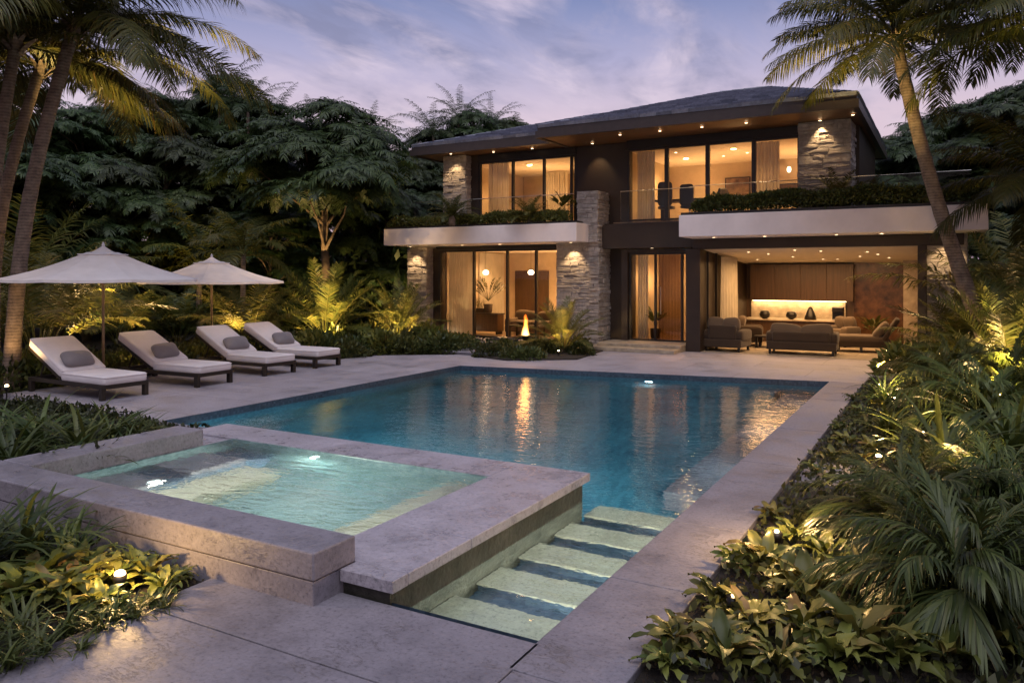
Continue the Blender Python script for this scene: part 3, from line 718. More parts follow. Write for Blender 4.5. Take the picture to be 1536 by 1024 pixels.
# ================================================================== INSIDE: curtains, furniture, lamps
def curtain(a, b, z0, z1, label, folds=9, amp=.045, cat='curtain', group=None):
    q = MB(); a, b = Vector((*a, 0)), Vector((*b, 0)); d = (b - a); nrm = Vector((-d.y, d.x, 0)).normalized(); n = folds * 8; ph = random.uniform(0, 6)
    for zi, z in enumerate((z0, (z0 + z1) / 2, z1)):
        for i in range(n + 1):
            t = i / n; w = math.sin(t * folds * 2 * math.pi + ph) * amp + math.sin(t * folds * 3.3 + zi) * amp * .3
            p = a + d * t + nrm * w * (1.1 - .2 * zi); q.v.append((p.x, p.y, z))
    for k in range(2):
        for i in range(n): q.f.append((k * (n + 1) + i, k * (n + 1) + i + 1, (k + 1) * (n + 1) + i + 1, (k + 1) * (n + 1) + i))
    o = tag(build(q, 'curtain', M['curtain'], None, True), label, cat, group)
    return o
curtain((-14.95, 22.1), (-13.95, 22.15), .08, 2.9, 'full height cream curtain behind the ground floor living room glass', 12)
curtain((-14.96, 24.2), (-14.94, 25.9), .08, 2.9, 'long cream curtain along the side wall of the ground floor room', 14)
curtain((-13.35, 22.1), (-12.6, 22.15), 3.69, 5.8, 'cream curtain in the upper room over the planter with cycads', 8)
curtain((-12.75, 25.2), (-11.9, 25.25), 3.69, 5.8, 'glowing cream curtain at the back of the upper room beside the stone post', 9)
curtain((-8.08, 21.95), (-7.55, 21.98), 3.68, 5.74, 'cream curtain beside the dark bronze wall in the upper dining room', 7)
curtain((-4.65, 21.95), (-4.02, 21.98), 3.68, 5.74, 'cream curtain beside the upper stone pier over the long hedge', 7)
curtain((-8.1, 22.05), (-7.8, 22.1), .2, 2.72, 'narrow cream curtain behind the entrance glass', 4)
curtain((-5.74, 22.5), (-5.72, 24.3), .02, 2.62, 'tall cream curtain on the side wall of the open lounge', 11, .05)

def sofa(name, label, x, y, w, d, rz, mat, h=.78, seat=.42, arms=True, cat='sofa'):
    s = empty(name, (x, y, .006), label, cat, None, rz)
    q = MB(); q.box(-w / 2, w / 2, -d / 2, d / 2, .12, .34, b=.03); build(q, 'base', M[mat], s, False)
    q = MB(); q.box(-w / 2 + .14, w / 2 - .14, -d / 2, -d / 2 + .2, .33, h - .14, b=.05); build(q, 'backrest', M[mat], s)
    if arms:
        for sx in (-1, 1):
            q = MB(); q.soft((sx * (w / 2 - .09), .02, .44), (.12, d / 2 - .02, .16), .5, .35); build(q, 'arm', M[mat], s, True)
    n = 2 if w > 1.4 else 1
    for k in range(n):
        cw = (w - .34) / n; q = MB(); q.soft((-w / 2 + .17 + cw * (k + .5), .08, seat), (cw / 2, d / 2 - .12, .1), .35, .25); build(q, 'seat_cushion', M['sofa_light'], s, True)
    for k in range(2):
        cw = (w - .2) / 2; rot = Matrix.Rotation(R(-14 + 5 * k), 3, 'X') @ Matrix.Rotation(R((-1) ** k * 5), 3, 'Y')
        q = MB(); q.soft((-w / 2 + .1 + cw * (k + .5), -d / 2 + .2, h - .12), (cw / 2 + .02, .11, .19), .6, .45, rot, puff=.0); build(q, 'back_cushion', M['sofa_light'], s, True)
    for sx in (-1, 1):
        for sy in (-1, 1):
            q = MB(); q.box(sx * (w / 2 - .08) - .03, sx * (w / 2 - .08) + .03, sy * (d / 2 - .08) - .03, sy * (d / 2 - .08) + .03, 0, .125); build(q, 'leg', M['black'], s)
    return s
sofa('sofa', 'brown fabric armchair sofa against the dark column of the lounge', -5.36, 21.7, 1.05, 1.0, R(-4), 'sofa', .86)
sofa('sofa', 'brown fabric sofa with puffy arms facing into the lounge, in the middle of the floor', -3.4, 21.8, 1.72, .95, R(3), 'sofa', .74)
ch = empty('chaise_longue', (-2.0, 23.2, .006), 'taupe chaise longue with propped cushions in front of the marble wall', 'chaise', None, R(4))
q = MB(); q.box(-.75, .62, -.4, .4, .14, .32, b=.03); build(q, 'frame', M['sofa'], ch)
q = MB(); q.soft((-.1, 0, .37), (.68, .4, .09), .35, .25); build(q, 'seat_cushion', M['sofa_light'], ch, True)
q = MB(); rot = Matrix.Rotation(R(-58), 3, 'Y'); q.soft((.62, 0, .62), (.36, .42, .07), .4, .3, rot); build(q, 'backrest', M['sofa'], ch, True)
for k, yy in enumerate((-.2, .2)):
    q = MB(); q.soft((.38, yy, .6), (.26, .2, .1), .55, .5, Matrix.Rotation(R(-50), 3, 'Y')); build(q, 'back_cushion', M['sofa_light'], ch, True)
for sx in (-.68, -.1, .5):
    for sy in (-.33, .33): q = MB(); q.box(sx - .03, sx + .03, sy - .03, sy + .03, 0, .145); build(q, 'leg', M['black'], ch)
sofa('lounge_chair', 'small taupe tub chair beside the kitchen counter', -2.75, 24.6, .8, .75, R(150), 'sofa_light', .8, cat='armchair')
ot = empty('ottoman_table', (-4.35, 23.2, .006), 'low dark table in the middle of the open lounge', 'table')
q = MB(); q.box(-.55, .55, -.35, .35, .30, .35, b=.01); build(q, 'top', M['dwood'], ot)
for sx in (-.48, .48):
    for sy in (-.28, .28): q = MB(); q.box(sx - .03, sx + .03, sy - .03, sy + .03, 0, .3); build(q, 'leg', M['black'], ot)
sofa('lounge_chair', 'brown tub chair beside the tall lounge curtain', -5.2, 23.6, .85, .8, R(-80), 'sofa', .8, cat='armchair')
# kitchen
kc = empty('kitchen_counter', (-4.3, 25.5, .006), 'long dark kitchen counter under the glowing backsplash', 'counter')
q = MB(); q.box(-1.45, 1.45, -.35, .75, 0, .66, b=.01); build(q, 'cabinet', M['panel'], kc)
q = MB(); q.box(-1.5, 1.55, -.42, .8, .664, .7, b=.008); build(q, 'worktop', M['splash'], kc)
wc = empty('wall_cabinet', (-4.2, 26.3, 1.27), 'wide wood wall cabinet over the glowing backsplash of the lounge', 'cabinet')
for k in range(4):
    q = MB(); q.box(-1.5 + k * .78, -1.5 + (k + 1) * .78 - .006, -.22, .2, 0, 1.16, b=.004); build(q, 'cabinet_door', M['panel'], wc)
q = MB(); q.box(-1.45, 1.4, -.1, -.06, -.02, -.002); build(q, 'led_strip', M['strip'], wc)
def vase(name, label, x, y, z, prof, mat='black', cat='vase'):
    q = MB(); q.lathe(0, 0, prof, 20); return tag(build(q, name, M[mat], None, True, (x, y, z)), label, cat)
vase('bowl', 'round black bowl on the counter, nearest the curtain', -5.1, 25.4, .706, [(.05, 0), (.14, .05), (.17, .14), (.13, .24), (.1, .26)], cat='bowl')
vase('bowl', 'round black bowl with a pale patch in the middle of the counter', -4.3, 25.45, .706, [(.05, 0), (.15, .06), (.17, .14), (.14, .22), (.1, .24)], cat='bowl')
vase('vase', 'tall black conical vase on the kitchen counter', -3.75, 25.5, .706, [(.18, 0), (.17, .1), (.1, .28), (.05, .38), (.02, .4)])
cm = empty('coffee_machine', (-2.95, 25.45, .706), 'boxy black coffee machine at the end of the counter', 'coffee machine')
q = MB(); q.box(-.16, .16, -.05, .2, 0, .4, b=.02); build(q, 'body', M['black'], cm)
q = MB(); q.box(-.15, .15, -.2, -.055, .27, .4, b=.015); build(q, 'head', M['black'], cm)
q = MB(); q.box(-.14, .14, -.2, -.055, 0, .04, b=.008); build(q, 'drip_tray', M['steel'], cm)
# ground floor room
cr = empty('credenza', (-14.15, 23.1, .05), 'dark wood credenza standing behind the ground floor window', 'cabinet')
q = MB(); q.box(-.75, .7, -.22, .22, .1, .68, b=.01); build(q, 'body', M['panel'], cr)
q = MB(); q.box(-.78, .73, -.25, .25, .684, .72, b=.006); build(q, 'top', M['sofa'], cr)
for sx in (-.68, .63): q = MB(); q.box(sx - .03, sx + .03, -.18, .18, 0, .1); build(q, 'leg', M['black'], cr)
sofa('sofa', 'pale brown sofa seen through the ground floor window', -12.5, 23.8, 1.9, .9, R(180), 'sofa_light', .78)
tb = empty('coffee_table', (-12.2, 22.7, .05), 'low dark table with bowls behind the ground floor glass', 'table')
q = MB(); q.box(-.6, .6, -.3, .3, .34, .38, b=.008); build(q, 'top', M['dwood'], tb)
for sx in (-.52, .52):
    for sy in (-.24, .24): q = MB(); q.box(sx - .025, sx + .025, sy - .025, sy + .025, 0, .34); build(q, 'leg', M['black'], tb)
vase('bowl', 'wide dark bowl on the low table behind the ground floor glass', -12.4, 22.7, .432, [(.06, 0), (.17, .05), (.2, .1), (.19, .1)], cat='bowl')
vase('bowl', 'small dark bowl on the low table behind the ground floor glass', -11.9, 22.75, .432, [(.04, 0), (.1, .04), (.12, .08), (.11, .08)], cat='bowl')
def pendant(x, y, z, top, label):
    p = empty('pendant_lamp', (x, y, z), label, 'pendant lamp')
    q = MB(); q.soft((0, 0, 0), (.11, .11, .09), 1, 1); build(q, 'globe', M['globe'], p, True)
    q = MB(); q.tube([(0, 0, .09), (0, 0, top - z)], .006, 6); build(q, 'cord', M['black'], p)
pendant(-14.6, 24.0, 2.18, 2.94, 'glowing globe pendant near the tall curtain of the ground floor room')
pendant(-12.75, 24.0, 2.18, 2.94, 'glowing globe pendant over the sofa of the ground floor room')
ln = empty('floor_lantern', (-14.75, 22.35, .05), 'small glowing lantern on the floor behind the ground floor glass', 'lantern')
q = MB(); q.box(-.1, .1, -.1, .1, 0, .03); q.box(-.1, .1, -.1, .1, .2, .22); build(q, 'frame', M['black'], ln)
q = MB(); q.box(-.08, .08, -.08, .08, .032, .198, b=.01); build(q, 'candle_glass', M['globe'], ln)
# upper rooms
fl_ = empty('floor_lamp', (-10.35, 23.2, 3.67), 'floor lamp with lit drum shade in the upper room beside the stone post', 'floor lamp')
q = MB(); q.lathe(0, 0, [(.14, 0), (.14, .02), (.015, .03), (.015, 1.2)], 16); build(q, 'stand', M['black'], fl_, True)
q = MB(); q.lathe(0, 0, [(.18, 1.15), (.16, 1.5), (.15, 1.5), (.17, 1.16)], 20); build(q, 'lamp_shade', M['shade'], fl_, True)
dt = empty('dining_table', (-7.0, 23.4, 3.65), 'dark table with glowing edge in the upper dining room', 'table')
q = MB(); q.box(-.95, .9, -.4, .4, .7, .75, b=.01); build(q, 'top', M['dwood'], dt)
for sx in (-.7, .65): q = MB(); q.box(sx - .05, sx + .05, -.3, .3, 0, .7); build(q, 'leg', M['dwood'], dt)
def chair(x, y, rz, label, hb=1.15):
    c = empty('office_chair', (x, y, 3.65), label, 'chair', None, rz)
    q = MB(); q.soft((0, 0, .47), (.24, .24, .05), .4, .4); build(q, 'seat', M['black'], c, True)
    q = MB(); q.soft((0, -.24, .47 + (hb - .47) / 2 + .03), (.22, .04, (hb - .47) / 2), .35, .5, None); build(q, 'backrest', M['black'], c, True)
    q = MB(); q.tube([(0, 0, .06), (0, 0, .43)], .03); build(q, 'column', M['steel'], c)
    q = MB()
    for k in range(5):
        t = 2 * math.pi * k / 5; q.tube([(0, 0, .09), (.26 * math.cos(t), .26 * math.sin(t), .03)], [.025, .02], 6)
    build(q, 'star_base', M['black'], c)
chair(-7.45, 22.75, R(8), 'high backed dark chair nearest the upper curtain', 1.2)
chair(-6.75, 22.8, R(-6), 'squarer dark chair at the middle of the upper table', 1.1)
chair(-6.1, 23.3, R(70), 'dark chair turned sideways at the end of the upper table', 1.0)
pic = empty('framed_picture', (-6.15, 26.29, 4.95), 'dark framed abstract picture on the back wall of the upper room', 'picture')
q = MB(); q.box(-.42, .42, -.04, 0, -.45, .4, b=.01); build(q, 'frame', M['frame'], pic)
q = MB(); q.box(-.38, .38, -.052, -.041, -.41, .36); build(q, 'canvas', M['art'], pic)
pic = empty('framed_picture', (-4.55, 26.29, 4.75), 'wide bronze toned picture beside the upper stone pier', 'picture')
q = MB(); q.box(-.6, .6, -.04, 0, -.25, .3, b=.01); build(q, 'frame', M['frame'], pic)
q = MB(); q.box(-.55, .55, -.052, -.041, -.2, .25); build(q, 'canvas', M['panel'], pic)
for (x, y, z, lab) in ((-4.45, 25.9, 5.45, 'small glowing wall lamp beside the upper stone pier'), (-13.2, 25.9, 5.1, 'small glowing wall lamp in the upper room over the cycads')):
    wlm = empty('wall_lamp', (x, y, z), lab, 'wall lamp')
    q = MB(); q.soft((0, 0, 0), (.06, .06, .09), .8, .9); build(q, 'globe', M['globe'], wlm, True)
    q = MB(); q.box(-.02, .02, .06, .38, -.02, .02); build(q, 'bracket', M['black'], wlm)

# ================================================================== LOUNGERS AND UMBRELLAS
def make_lounger():
    s = empty('sun_lounger', (0, 0, 0), 'x', 'sun lounger', 'white sun loungers on the deck')
    # long axis +X = foot end; origin at the middle of the seat on the deck
    hw = .39
    q = MB()
    for sy in (-1, 1): q.box(-1.15, 1.12, sy * hw - .03, sy * hw + .03, .19, .26, b=.008)
    q.box(1.06, 1.12, -hw + .031, hw - .031, .19, .26); q.box(-1.15, -1.09, -hw + .031, hw - .031, .19, .26)
    for x in np.linspace(-.1, 1., 8): q.box(x - .035, x + .035, -hw + .031, hw - .031, .225, .25)
    build(q, 'frame', M['dwood'], s)
    for sx in (-1.08, 1.06):
        for sy in (-1, 1):
            q = MB(); q.box(sx - .045, sx + .045, sy * hw - .04, sy * hw + .04, 0, .2, b=.008); build(q, 'leg', M['dwood'], s)
    ang = R(26.5); rot = Matrix.Rotation(ang, 3, 'Y')
    hinge = Vector((-.18, 0, .27))
    def onback(t, u=0.): return hinge + Vector((-math.cos(ang) * t + math.sin(ang) * u * -1 * -1, 0, math.sin(ang) * t + math.cos(ang) * u))
    q = MB(); rot2 = Matrix.Rotation(ang, 3, 'Y')
    for sy in (-1, 1): q.box(-1.12, 0, sy * (hw - .03) - .025, sy * (hw - .03) + .025, -.02, .03, rot=rot2, at=hinge)
    for x in np.linspace(-1.1, -.1, 7): q.box(x - .03, x + .03, -hw + .06, hw - .06, -.01, .02, rot=rot2, at=hinge)
    build(q, 'backrest', M['dwood'], s)
    for sy in (-1, 1): q = MB(); q.tube([hinge + Vector((-.62, sy * .3, .30)), Vector((-.98, sy * .3, .22))], .016, 6); build(q, 'backrest_prop', M['dwood'], s)
    q = MB(); q.soft((.48, 0, .33), (.66, hw + .01, .08), .22, .12, nu=40); sc_ = build(q, 'seat_cushion', M['cushion'], s, True)
    def piping(c, h, rot=None, par=None):
        sg = lambda x, e: math.copysign(abs(x) ** e, x); pts = []
        for j in range(49):
            th = 2 * math.pi * j / 48; p = Vector((sg(math.cos(th), .12) * h[0] * 1.004, sg(math.sin(th), .12) * h[1] * 1.004, h[2] * .62))
            pts.append((rot @ p if rot is not None else p) + Vector(c))
        q = MB(); q.tube(pts, .006, 5, cap=False); build(q, 'piping', M['cushion'], par, True)
    piping((.48, 0, .33), (.66, hw + .01, .08), None, sc_)
    c = hinge + rot2 @ Vector((-.57, 0, .115)); q = MB(); q.soft(tuple(c), (.60, hw + .01, .085), .22, .12, rot2, nu=40); bc_ = build(q, 'back_cushion', M['cushion'], s, True)
    piping(tuple(c), (.60, hw + .01, .085), rot2, bc_)
    return s
def make_pillow():
    q = MB(); q.soft((0, 0, 0), (.165, .29, .1), .9, .42, nu=36, puff=.25)
    return tag(build(q, 'throw_pillow', M['pillow'], None, True), 'x', 'pillow', 'grey pillows on the loungers')
loc_l = [(-13.34, 8.33, R(-1)), (-13.28, 10.07, R(2.4)), (-13.40, 11.93, R(-2.2)), (-13.45, 13.36, R(1.4))]
lab_l = ['white cushioned lounger standing nearest the spa and strap-leaved bed', 'white cushioned lounger second along from the spa, before the big umbrella pole',
         'white cushioned lounger beneath the smaller far umbrella', 'white cushioned lounger nearest the house and lit palms']
lab_p = ['grey pillow lying on the lounger nearest the spa', 'grey pillow lying on the second lounger from the spa', 'grey pillow lying on the lounger beneath the far umbrella', 'grey pillow lying on the lounger nearest the house']
L0 = make_lounger(); P0 = make_pillow()
for i, (x, y, rz) in enumerate(loc_l):
    o = L0 if i == 0 else dup(L0, (0, 0, 0))
    o.location = (x, y, 0); o.rotation_euler = (0, 0, rz); o['label'] = lab_l[i]
    p = P0 if i == 0 else P0.copy()
    if i: col.objects.link(p)
    p['label'] = lab_p[i]
    p.location = (x - .24, y - .04, .60); p.rotation_euler = (R(random.uniform(-4, 4)), R(50 + random.uniform(-4, 4)), rz + R(random.uniform(-9, 9)))

def make_umbrella():
    u = empty('garden_umbrella', (0, 0, 0), 'x', 'umbrella', 'white umbrellas over the loungers')
    rr, zr, za = 1.75, 2.02, 2.62; n = 8; seg = 5
    def canopy(r0, r1, z0, z1, sag, valance):
        q = MB(); rows = 8; per = n * seg
        for i in range(rows + 1):
            t = i / rows
            for k in range(per):
                th = 2 * math.pi * k / per + math.pi / 8; f = (k % seg) / seg; w = math.sin(f * math.pi)
                rad = (r0 + (r1 - r0) * t); chord = math.cos(math.pi / n) / math.cos((f - .5) * 2 * math.pi / n)
                z = z1 + (z0 - z1) * t - sag * w * t - .05 * math.sin(t * math.pi)
                q.v.append((rad * chord * math.cos(th), rad * chord * math.sin(th), z))
        for k in range(per): q.v.append((q.v[rows * per + k][0] * 1.002, q.v[rows * per + k][1] * 1.002, q.v[rows * per + k][2] - valance))
        for i in range(rows + 1):
            for k in range(per): q.f.append((i * per + k, i * per + (k + 1) % per, (i + 1) * per + (k + 1) % per, (i + 1) * per + k))
        return q
    build(canopy(.28, rr, zr, za - .1, .015, .05), 'canopy', M['canvas'], u, False)
    build(canopy(.02, .44, za - .13, za + .02, .01, .015), 'vent_cap', M['canvas'], u, False)
    q = MB(); q.lathe(0, 0, [(.025, za), (.03, za + .04), (.012, za + .09), (.002, za + .1)], 12); build(q, 'finial', M['canvas'], u, True)
    q = MB(); q.tube([(0, 0, .04), (0, 0, za - .02)], .026, 12); build(q, 'pole', M['polewood'], u, True)
    for k in range(n):
        th = 2 * math.pi * k / n + math.pi / 8; c, s_ = math.cos(th), math.sin(th)
        q = MB(); q.tube([(.03 * c, .03 * s_, za - .22), (rr * .97 * c, rr * .97 * s_, zr - .045)], .011, 5); q.tube([(.03 * c, .03 * s_, zr - .04), (rr * .45 * c, rr * .45 * s_, zr + .20)], .009, 5)
        build(q, 'rib', M['polewood'], u)
    q = MB(); q.lathe(0, 0, [(.045, zr - .1), (.05, zr - .06), (.05, zr + .0), (.03, zr + .02)], 12); build(q, 'hub', M['polewood'], u, True)
    q = MB(); q.lathe(0, 0, [(.26, 0), (.26, .035), (.08, .06), (.045, .07), (.045, .2)], 20); build(q, 'base', M['frame'], u, True)
    return u
U0 = make_umbrella(); U0.location = (-13.9, 8.98, 0); U0.rotation_euler.z = R(4); U0['label'] = 'large white umbrella nearest the leaning palm trunks'
dup(U0, (-15.6, 12.85, 0), R(20), .96, label='white umbrella farther along, beside the lit palms')

# ================================================================== TORCH, ROCKS, SPOTLIGHTS
to = empty('fire_torch', (-9.75, 18.05, 0), 'burning garden torch with black stem in the low round bed', 'torch')
q = MB(); q.lathe(0, 0, [(.09, 0), (.09, .05), (.07, .1), (.075, .42), (.1, .46), (.1, .5), (.07, .5)], 14); build(q, 'stand', M['black'], to, True)
q = MB(); q.lathe(0, 0, [(.02, .47), (.11, .5), (.16, .6), (.15, .74), (.10, .9), (.05, 1.0), (.01, 1.06)], 20)
def flame_mat():
    """thin glowing gas: emission in a volume, torn into tongues by a rising noise"""
    m, nt, out = newmat('flame'); L = nt.links.new
    v = coords(nt, scale=(11., 11., 3.4), loc=(.4, .2, 0)); v0 = coords(nt)
    n = nd(nt, 'ShaderNodeTexNoise', i_Scale=1., i_Detail=4., i_Roughness=.6, i_Distortion=.7); L(v, n.inputs['Vector'])
    sp_ = nd(nt, 'ShaderNodeSeparateXYZ'); L(v0, sp_.inputs[0])
    mz = nd(nt, 'ShaderNodeMapRange'); mz.inputs['From Min'].default_value = .48; mz.inputs['From Max'].default_value = 1.05; L(sp_.outputs[2], mz.inputs[0])
    fl = nd(nt, 'ShaderNodeVectorMath', operation='MULTIPLY'); fl.inputs[1].default_value = (1, 1, 0); L(v0, fl.inputs[0])
    ln = nd(nt, 'ShaderNodeVectorMath', operation='LENGTH'); L(fl.outputs[0], ln.inputs[0])
    rad = nd(nt, 'ShaderNodeMapRange'); rad.inputs['From Min'].default_value = .0; rad.inputs['From Max'].default_value = .16; rad.inputs['To Min'].default_value = .62; rad.inputs['To Max'].default_value = -.25; L(ln.outputs['Value'], rad.inputs[0])
    a = nd(nt, 'ShaderNodeMath', operation='ADD'); L(n.outputs['Fac'], a.inputs[0]); L(rad.outputs[0], a.inputs[1])
    hz = nd(nt, 'ShaderNodeMath', operation='MULTIPLY_ADD'); L(mz.outputs[0], hz.inputs[0]); hz.inputs[1].default_value = -.42; L(a.outputs[0], hz.inputs[2])
    dn = ramp(nt, [(.5, (0, 0, 0)), (.78, (1, 1, 1))]); L(hz.outputs[0], dn.inputs[0])
    c = ramp(nt, [(.0, (1., .62, .2)), (.45, (1., .38, .06)), (1., (1., .16, .01))]); L(mz.outputs[0], c.inputs[0])
    st = nd(nt, 'ShaderNodeMath', operation='MULTIPLY'); L(dn.outputs[0], st.inputs[0]); st.inputs[1].default_value = 48.
    e = nd(nt, 'ShaderNodeEmission'); L(c.outputs[0], e.inputs[0]); L(st.outputs[0], e.inputs[1]); L(e.outputs[0], out.inputs['Volume'])
    return m
build(q, 'flame', flame_mat(), to, True)
lamp('POINT', (-9.75, 17.95, 1.0), 12, (1., .45, .14), .16, name='torch_glow')

def rock(name, label, x, y, z, sx, sy, sz, mat, cat, rz=0.):
    bm = bmesh.new(); bmesh.ops.create_cube(bm, size=2.); bmesh.ops.bevel(bm, geom=bm.edges[:], offset=.25, segments=2, affect='EDGES'); bmesh.ops.subdivide_edges(bm, edges=bm.edges[:], cuts=2, use_grid_fill=True)
    for v in bm.verts:
        n = math.sin(v.co.x * 3.1 + x) * math.cos(v.co.y * 2.7 + y) * .1 + random.uniform(-.03, .03)
        v.co = Vector((v.co.x * sx * (1 + n), v.co.y * sy * (1 + n), v.co.z * sz * (1 + n * .6)))
    me = bpy.data.meshes.new(name); bm.to_mesh(me); bm.free(); me.materials.append(M[mat])
    o = bpy.data.objects.new(name, me); col.objects.link(o); o.location = (x, y, z); o.rotation_euler.z = rz; return tag(o, label, cat)
rock('stone_step', 'lowest flat stone step between the two low beds before the house', -10.95, 17.6, .05, .85, .5, .05, 'slab', 'stone step')
rock('stone_step', 'upper flat stone step between the two low beds before the house', -11.15, 18.7, .10, .8, .5, .1, 'slab', 'stone step', .1)
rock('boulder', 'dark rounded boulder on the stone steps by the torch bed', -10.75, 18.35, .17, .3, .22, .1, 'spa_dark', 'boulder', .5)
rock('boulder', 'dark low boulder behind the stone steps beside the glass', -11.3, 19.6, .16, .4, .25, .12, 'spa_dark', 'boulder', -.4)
rock('boulder', 'dark rock at the far end of the bed beside the stone kerb slab', -.95, 16.0, .05, .16, .12, .11, 'spa_dark', 'boulder', .4)
rock('boulder', 'brown upright rock beside the stone kerb slab', -.5, 16.3, .08, .13, .1, .15, 'bark', 'boulder', -.3)

def spotlight(x, y, label, e=40, aim=None, z=.12, vis=1., size=.035, spot=None, color=WARM, up=.22):
    s = empty('garden_spotlight', (x, y, 0), label, 'spotlight', 'small warm spotlights in the planting')
    q = MB(); q.tube([(0, 0, -.06), (0, 0, z - .04)], .012, 6); build(q, 'spike', M['black'], s)
    q = MB(); q.lathe(0, 0, [(.03, z - .05), (.042, z - .04), (.042, z + .03), (.036, z + .03)], 14); build(q, 'housing', M['black'], s, True)
    q = MB(); q.soft((0, 0, z + .035), (.034 * vis, .034 * vis, .024 * vis), 1, 1, nu=14, nv=8); build(q, 'lens', M['lens'], s, True)
    if e: lamp('POINT' if spot is None else 'SPOT', (x, y, z + up), e, color, size, aim, spot, name='spotlight_lamp')

# ================================================================== VEGETATION
FWD = np.array([-math.sin(R(29.38)), math.cos(R(29.38))]); RGT = np.array([math.cos(R(29.38)), math.sin(R(29.38))])
def bearing(u, d):
    """ground point at distance d straight ahead of the viewpoint, on the bearing u"""
    p = FWD * d + RGT * ((u - 768) / 1165. * d); return float(p[0]), float(p[1])
class Leafy:
    """numpy accumulator of verts / faces (faces padded with -1)"""
    def __init__(s): s.V = []; s.F = []; s.n = 0
    def add(s, v, f):
        v = np.asarray(v, float).reshape(-1, 3); f = np.asarray(f, int)
        if f.shape[1] == 3: f = np.hstack([f, np.full((len(f), 1), -1)])
        s.V.append(v); s.F.append(np.where(f < 0, -1, f + s.n)); s.n += len(v); return s
    def get(s):
        V = np.vstack(s.V); F = np.vstack(s.F); return V, F
    def put(s, other, mat3, loc):
        V, F = other if isinstance(other, tuple) else other.get()
        return s.add(V @ np.asarray(mat3).T + np.asarray(loc), F)
    def mesh(s, name, mat, smooth=False):
        V, F = s.get(); me = bpy.data.meshes.new(name)
        tri = F[:, 3] < 0; cnt = np.where(tri, 3, 4); loops = F[F >= 0]
        me.vertices.add(len(V)); me.vertices.foreach_set('co', V.astype(np.float32).ravel())
        me.loops.add(len(loops)); me.loops.foreach_set('vertex_index', loops.astype(np.int32))
        me.polygons.add(len(F)); st = np.concatenate([[0], np.cumsum(cnt)[:-1]]); me.polygons.foreach_set('loop_start', st.astype(np.int32))
        if smooth: me.polygons.foreach_set('use_smooth', np.ones(len(F), bool))
        me.materials.append(mat); me.update(calc_edges=True); me.validate(); return me
    def obj(s, name, mat, parent=None, smooth=False):
        o = bpy.data.objects.new(name, s.mesh(name, mat, smooth)); col.objects.link(o)
        if parent is not None: o.parent = parent
        return o
def unit(a): return a / np.maximum(np.linalg.norm(a, axis=-1, keepdims=True), 1e-9)
def rotz(t): c, s = math.cos(t), math.sin(t); return np.array([[c, -s, 0], [s, c, 0], [0, 0, 1]])
def roty(t): c, s = math.cos(t), math.sin(t); return np.array([[c, 0, s], [0, 1, 0], [-s, 0, c]])
def rotx(t): c, s = math.cos(t), math.sin(t); return np.array([[1, 0, 0], [0, c, -s], [0, s, c]])

